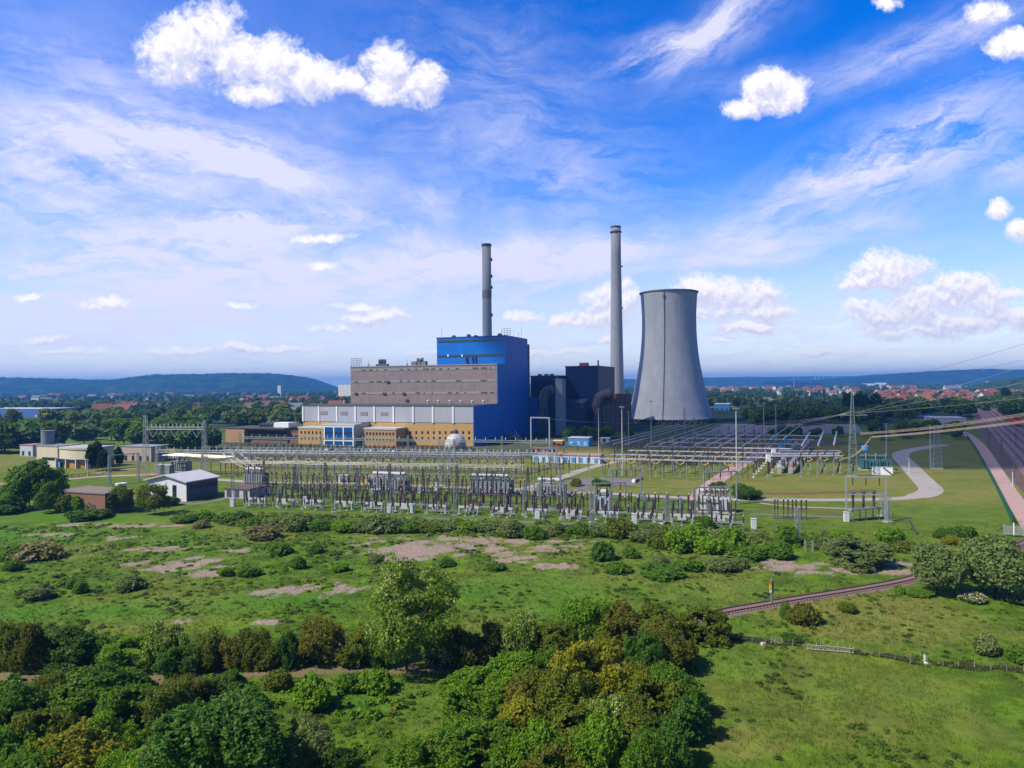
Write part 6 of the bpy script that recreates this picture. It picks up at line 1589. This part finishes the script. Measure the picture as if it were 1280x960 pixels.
x, y = G(954, 806.5); t_ = thing('stone_block', 'pinkish white block lying in front of the pasture fence', 'block', (x, y, hzf(x, y)), .3); MB().box(-.28, .28, -.22, .22, -.05, .3).build('lump', M('pinkish_stone', (.62, .46, .42), .8), t_); MB().box(-.22, .2, -.16, .18, .3, .36).build('top', LGREY, t_)
x, y = G(1158, 834); t_ = thing('white_stork', 'white stork with grey-brown wings standing in the near meadow', 'stork', (x, y, hzf(x, y)), 2.6)
bm_ = MB().lathe([(.02, -.42), (.14, -.3), (.2, -.05), (.17, .2), (.07, .38), (.06, .55), (.09, .62), (.02, .68)], 10)
rot = Matrix.Rotation(math.radians(58), 4, 'Y'); bm_.v = [tuple(rot @ Vector(p) + Vector((0, 0, .62))) if p[2] < .4 else tuple(rot @ Vector((0, 0, .36)) + Vector((p[0] * .8, p[1] * .8, .62 + p[2] - .3))) for p in bm_.v]
bm_.build('body', WHITE, t_, True)
MB().tube((.42, 0, 1.0), (.75, 0, .9), .03, .008, 5).build('beak', REDP, t_); MB().tube((0, -.06, 0), (-.05, -.06, .58), .018, .025, 5).tube((.04, .06, 0), (-.05, .06, .58), .018, .025, 5).build('leg', REDP, t_)
MB().add([(-.45, -.17, .42), (.12, -.22, .62), (.1, -.2, .78), (-.3, -.16, .62), (-.45, .17, .42), (.12, .22, .62), (.1, .2, .78), (-.3, .16, .62)], [(0, 1, 2, 3), (7, 6, 5, 4)]).build('wing', M('wing_grey', (.10, .08, .07), .8), t_)
t_.scale = (.78, .78, .78)
x, y = G(1156, 825); t_ = thing('marker_post', 'short white marker post at the pasture fence behind the stork', 'marker post', (x, y, hzf(x, y))); MB().box(-.09, .09, -.09, .09, -.1, .75).build('shaft', WHITE, t_); MB().box(-.1, .1, -.1, .1, .75, .9).build('cap', GREYP, t_)

# town and village houses
def house_mesh(name, L, W, h, r, wallm, roofm):
    mb = MB().box(-L / 2, L / 2, -W / 2, W / 2, 0, h)
    o = .5
    mb.add([(-L / 2 - o, -W / 2 - o, h - .2), (L / 2 + o, -W / 2 - o, h - .2), (L / 2 + o, W / 2 + o, h - .2), (-L / 2 - o, W / 2 + o, h - .2), (-L / 2 - o, 0, h + r), (L / 2 + o, 0, h + r)], [(0, 1, 5, 4), (2, 3, 4, 5), (3, 2, 1, 0)], 1)
    mb.add([(-L / 2, -W / 2, h), (-L / 2, W / 2, h), (-L / 2, 0, h + r - .3)], [(0, 2, 1)]); mb.add([(L / 2, -W / 2, h), (L / 2, W / 2, h), (L / 2, 0, h + r - .3)], [(0, 1, 2)])
    for k in range(3):
        x = -L / 2 + L * (k + .5) / 3
        for z in (1.2, 4.0):
            if z + 1.3 < h: mb.box(x - .6, x + .6, -W / 2 - .04, -W / 2, z, z + 1.3, 2)
    mb.box(L * .2, L * .2 + .7, -.3, .4, h + r * .6, h + r + 1.0, 1)
    return mb.mesh(name, [wallm, roofm, DARKWIN])
WH = M('house_white', (.50, .49, .48), .8); WC = M('house_cream', (.50, .42, .32), .8)
RR = M('roof_red_tile', (.19, .060, .042), .85, var=.2); RO = M('roof_orange_tile', (.22, .09, .055), .85, var=.2); RB = M('roof_brown_tile', (.14, .07, .055), .85, var=.2); RG = M('roof_slate_grey', (.14, .14, .16), .8)
HM = {'red': [house_mesh('house_shape', 11, 9, 5.6, 4.2, WH, RR), house_mesh('house_shape', 14, 9.5, 5.8, 4.4, WC, RR)], 'orange': [house_mesh('house_shape', 12, 9, 5.4, 4, WH, RO)], 'brown': [house_mesh('house_shape', 12, 9, 5.6, 4.2, WH, RB)], 'grey': [house_mesh('house_shape', 16, 10, 6, 3, WH, RG)]}
def town(n, px0, px1, d0, d1, where, wts, seed, sc=1.0):
    r = random.Random(seed); k = 0
    while k < n:
        d = d0 * (d1 / d0) ** r.random(); px = r.uniform(px0, px1); x = (px - 640) / F * d
        if fbm(np.array([x / 90 + 40]), np.array([d / 130 + 40]), 2)[0] < .42: k += .04; continue
        c = r.choices(list(wts), list(wts.values()))[0]
        o = link('house', r.choice(HM[c]), None, (x, d, 0), r.choice((0, math.pi / 2, .4, -.3)) + r.uniform(-.2, .2)); s = sc * r.uniform(.9, 1.35); o.scale = (s, s, s)
        lab = f'small {c}-roofed house {where}'; tag(o, lab, 'house', lab); k += 1
town(95, 1098, 1212, 950, 1800, 'in the town behind the dark wood left of the railway yard', {'red': 5, 'orange': 3, 'brown': 2, 'grey': 1}, 5, 1.15)
town(55, 880, 1080, 1700, 3300, 'in the distant town between the cooling tower and the poplars', {'red': 3, 'orange': 2, 'brown': 2, 'grey': 2}, 6, 1.5)
town(26, 1215, 1330, 1100, 2100, 'in the town on the far side of the railway yard', {'red': 3, 'orange': 3, 'brown': 1}, 8, 1.2)
town(30, 120, 245, 860, 1250, 'in the village behind the wood on the left', {'red': 4, 'orange': 1, 'brown': 2, 'grey': 1}, 7, 1.1)
town(46, 300, 440, 820, 1700, 'in the village between the wooded hills and the brick building', {'red': 3, 'orange': 1, 'brown': 3, 'grey': 2}, 9, 1.15)
town(22, 20, 300, 1700, 2800, 'scattered on the plain below the wooded hills', {'red': 2, 'brown': 2, 'grey': 2}, 10, 1.4)
town(16, 1100, 1250, 2000, 3400, 'in the distant suburb below the right-hand ridge', {'red': 2, 'grey': 2}, 12, 1.5)
# ------------------------------------------------------------------ grass and herbs of the meadow, and low undergrowth between the bushes
lushG = lush_.reshape(ny_, nx_); gravG, dryG, trackG = grav.reshape(ny_, nx_), dry.reshape(ny_, nx_), track.reshape(ny_, nx_)
def look(A, x, y): return A[np.clip(np.searchsorted(ys, y), 0, ny_ - 1), np.clip(np.searchsorted(xs, x), 0, nx_ - 1)]
def in_view(n, d0, d1, r, pw=1.0):
    d = d0 * (d1 / d0) ** (r.random(n) ** pw); u = r.uniform(-690, 690, n); return u / F * d, d
def grass(name, n, d0, d1, m, seed, lo, hi, wd, keep):
    r = np.random.default_rng(seed); x, y = in_view(n, d0, d1, r); ok = keep(x, y, r); x, y = x[ok], y[ok]; n = len(x); k = 5
    X = np.repeat(x, k) + r.normal(size=n * k) * .16; Y = np.repeat(y, k) + r.normal(size=n * k) * .16; Z = hz(X, Y)
    h = np.repeat(r.uniform(lo, hi, n), k) * r.uniform(.6, 1.1, n * k); a = r.random(n * k) * 6.283; lean = r.uniform(.1, .6, n * k) * h; b = r.random(n * k) * 6.283
    ww = wd * (Y / 70) ** .6
    co = np.stack([np.stack([X - np.cos(a) * ww, Y - np.sin(a) * ww, Z - .03], -1), np.stack([X + np.cos(a) * ww, Y + np.sin(a) * ww, Z - .03], -1), np.stack([X + np.cos(b) * lean, Y + np.sin(b) * lean, Z + h], -1)], 1).reshape(-1, 3)
    me = bpy.data.meshes.new(name); np_mesh(me, co, np.arange(len(co)).reshape(-1, 3))
    tint = np.clip(np.repeat(fbm(x / 6, y / 6, 3), k) * 1.6 - .5 + r.random(n * k) * .35, 0, 1)
    me.attributes.new('tint', 'FLOAT', 'POINT').data.foreach_set('value', np.repeat(tint, 3).astype(np.float32)); me.materials.append(m)
    return kind(link(name, me), 'stuff')
GRASSM = leaf_mat('grass_blades', (.048, .095, .007), (.135, .235, .012), trans=.3); STRAWM = leaf_mat('straw_blades', (.14, .12, .04), (.30, .25, .11), trans=.2)
def k_green(x, y, r): return (look(gravG, x, y) < .45 + .5 * r.random(len(x))) & (look(trackG, x, y) < .4) & (fbm(x / 3, y / 3, 3) + r.random(len(x)) * .35 > .52) & (y < 172)
def k_straw(x, y, r): return (look(gravG, x, y) < .6) & (r.random(len(x)) < look(dryG, x, y) * .9 + .02) & (fbm(x / 2, y / 2, 3) > .42) & (y < 172)
grass('grass', 52000, 50, 175, GRASSM, 1, .14, .42, .035, k_green)
grass('dry_grass', 30000, 50, 175, STRAWM, 2, .15, .45, .030, k_straw)
tuft = [crown_mesh('foliage_tuft', 300 + k, 70, .26, 5, .7, -.3, .6) for k in range(4)]
def clumps(name, n, d0, d1, m, seed, r0, r1, keep, hk=.7):
    r = np.random.default_rng(seed); x, y = in_view(n, d0, d1, r); ok = keep(x, y, r); x, y = x[ok], y[ok]; z = hz(x, y); cos, ti = [], []
    arr = []
    for me in tuft:
        c = np.empty(len(me.vertices) * 3, np.float32); me.vertices.foreach_get('co', c); t_ = np.empty(len(me.vertices), np.float32); me.attributes['tint'].data.foreach_get('value', t_); arr.append((c.reshape(-1, 3), t_))
    tn = fbm(x / 7 + 3, y / 7, 3) * 1.5 - .55
    for i in range(len(x)):
        c, t_ = arr[r.integers(4)]; s = r.uniform(r0, r1); a = r.random() * 6.28; ca_, sa_ = math.cos(a), math.sin(a)
        cos.append(np.stack([(c[:, 0] * ca_ - c[:, 1] * sa_) * s + x[i], (c[:, 0] * sa_ + c[:, 1] * ca_) * s + y[i], (c[:, 2] + .25) * s * hk + z[i]], -1)); ti.append(np.clip(t_ * .6 + tn[i] + r.random() * .3, 0, 1))
    co = np.concatenate(cos); me = bpy.data.meshes.new(name); np_mesh(me, co, np.arange(len(co)).reshape(-1, 4))
    me.attributes.new('tint', 'FLOAT', 'POINT').data.foreach_set('value', np.concatenate(ti).astype(np.float32)); me.materials.append(m)
    return kind(link(name, me), 'stuff')
HERB = leaf_mat('herb_leaves', (.042, .082, .007), (.125, .215, .013)); HERBD = leaf_mat('dark_herbs', (.032, .056, .008), (.092, .130, .015))
pxy = lambda x, y: px_of(x, y)
def k_meadow(x, y, r):
    px, py = pxy(x, y); left = (px < 900) & (py < 800) | (px < 560) & (py > 846)
    return (look(gravG, x, y) < .3 + .5 * r.random(len(x))) & (look(trackG, x, y) < .4) & (y < 165) & (fbm(x / 5 + 8, y / 5 + 8, 4) + r.random(len(x)) * .25 > np.where(left, .64, .76) + .12 * np.clip(look(lushG, x, y), 0, 1))
clumps('meadow_herb_growth', 9000, 52, 172, HERB, 5, .25, .75, k_meadow, .55)
clumps('dark_herb_growth', 4200, 52, 172, HERBD, 6, .3, .9, lambda x, y, r: k_meadow(x, y, r) & (fbm(x / 11 + 60, y / 11, 3) > .48), .5)
def k_under(x, y, r):
    px, py = pxy(x, y); lo = (py > 846) & ((px < 300) | (px > 560) & (px < 858 + (py - 880) * -.3)) | (py > 812) & (py < 846) & (px > 590) & (px < 850) | (py > 850) & (px > 300) & (px < 560) & (r.random(len(x)) < .07)
    return lo & (look(trackG, x, y) < .4)
clumps('undergrowth', 4200, 50, 100, LEAF['green'], 7, .5, 1.35, k_under, .9)
clumps('bright_undergrowth', 2600, 50, 100, LEAF['bright'], 8, .4, 1.1, k_under, .9)
clumps('olive_undergrowth', 1600, 50, 100, LEAF['olive'], 9, .5, 1.2, k_under, .9)

def k_strip(x, y, r):
    px, py = pxy(x, y); u = np.clip((px - 285) / 650, -.5, 1.3); c = 652 + 24 * u; hw = np.where(px < 285, 5, 9)
    return (np.abs(py - c + 2) < hw * (.5 + r.random(len(x)) * .7)) & (px > 215) & (px < 1060) & (fbm(x / 7 + 4, y / 7, 3) > .36)
def k_left(x, y, r):
    px, py = pxy(x, y); return (py > 650) & (py < 735) & (px < 480) & (look(gravG, x, y) < .2) & (fbm(x / 9 + 31, y / 9 + 12, 4) > .56)
clumps('grey_scrub_growth', 9000, 120, 200, LEAF['grey'], 11, .6, 1.5, k_strip, .9)
clumps('green_scrub_growth', 7000, 120, 200, LEAF['bright'], 12, .5, 1.2, k_strip, .9)
clumps('olive_scrub_growth', 5000, 120, 200, LEAF['olive'], 13, .5, 1.3, k_strip, .9)
DL = np.array([(858, 797), (925, 802), (985, 807), (1012, 809.5), (1065, 815), (1110, 822), (1160, 831), (1225, 837), (1300, 843)], float)
def k_ditch(x, y, r):
    px, py = pxy(x, y); c = np.interp(px, DL[:, 0], DL[:, 1]); return (px > 862) & (px < 1298) & (np.abs(py - c + 2.0) < 1.0 + 4.5 * fbm(x / 2.5, y / 2.5, 3) ** 1.6) & (fbm(x / 1.7 + 5, y / 1.7, 3) > .40) & ((px < 1000) | (px > 1064)) & (r.random(len(x)) < .8)
clumps('ditch_herb_growth', 60000, 78, 104, leaf_mat('ditch_herbs', (.038, .046, .012), (.120, .120, .030)), 17, .16, .42, k_ditch, .9)
clumps('sallow_growth', 3200, 110, 180, LEAF['grey'], 14, .4, 1.0, k_left, .8)
clumps('fresh_herb_growth', 3600, 110, 180, LEAF['bright'], 15, .35, .9, k_left, .7)

# ------------------------------------------------------------------ the air of the valley
mb = MB().box(-14000, 14000, -700, 13200, -4, 178)
m = bpy.data.materials.new('valley_haze'); m.use_nodes = True; m.node_tree.nodes.clear(); t = NT(m.node_tree)
o = t.node('ShaderNodeOutputMaterial'); v = t.node('ShaderNodeVolumePrincipled'); v.inputs['Color'].default_value = (.11, .42, 1.0, 1); v.inputs['Density'].default_value = 0.00014; v.inputs['Anisotropy'].default_value = 0.1
t.l.new(v.outputs[0], o.inputs['Volume'])
kind(mb.build('haze', m), 'stuff')
# a fair-weather cloud overhead and to the left of the camera: its shadow lies over the far half of the works

edge = [(60, 305), (150, 282), (260, 275), (420, 330), (560, 600), (420, 900), (150, 960), (70, 800), (34, 560), (36, 430)]
cxy = np.array((190.0, 560.0)); ring = catmull(edge + [edge[0]], 9)[:-1]; nr, na = 12, len(ring); mb = MB(); shift = np.array((sdir.x, sdir.y)) / sdir.z * 1000
vs = []
for side in (-1, 1):
    for i in range(nr):
        u = i / (nr - 1)
        for p in ring:
            q = cxy + (p - cxy) * u * (1 + .22 * (float(fbm(p[0] / 60 + 9, p[1] / 60 + 9, 4)) - .5) * u); k = math.sqrt(max(0, 1 - u * u)); nn = float(fbm(q[0] / 45, q[1] / 45 + side, 4)) - .3
            vs.append((*(q + shift), 1000 + side * k * ((90 + 120 * nn) if side > 0 else 25 * (1 + nn))))
fs = []
for sd in (0, 1):
    for i in range(nr - 1):
        for j in range(na):
            a, b = sd * nr * na + i * na + j, sd * nr * na + i * na + (j + 1) % na; f = (a, b, b + na, a + na); fs.append(f if sd == 0 else f[::-1])
mb.add(vs, fs)
m, t = new_mat('cloud_vapour'); df = t.node('ShaderNodeBsdfDiffuse'); df.inputs[0].default_value = (.9, .9, .92, 1); tl = t.node('ShaderNodeBsdfTranslucent'); tl.inputs[0].default_value = (.9, .9, .92, 1); tp = t.node('ShaderNodeBsdfTransparent')
m1 = t.node('ShaderNodeMixShader'); m1.inputs[0].default_value = .5; t.l.new(df.outputs[0], m1.inputs[1]); t.l.new(tl.outputs[0], m1.inputs[2]); m2 = t.node('ShaderNodeMixShader'); op = t.ramp(t.sep(t.node('ShaderNodeTexCoord').outputs['Object'])[1], 590 + shift[1], 500 + shift[1]); t.put(m2.inputs[0], t.math('MULTIPLY_ADD', op, .22, .32))
t.l.new(tp.outputs[0], m2.inputs[1]); t.l.new(m1.outputs[0], m2.inputs[2]); finish(m, t, m2.outputs[0])
kind(mb.build('cloud', m, None, True), 'stuff')
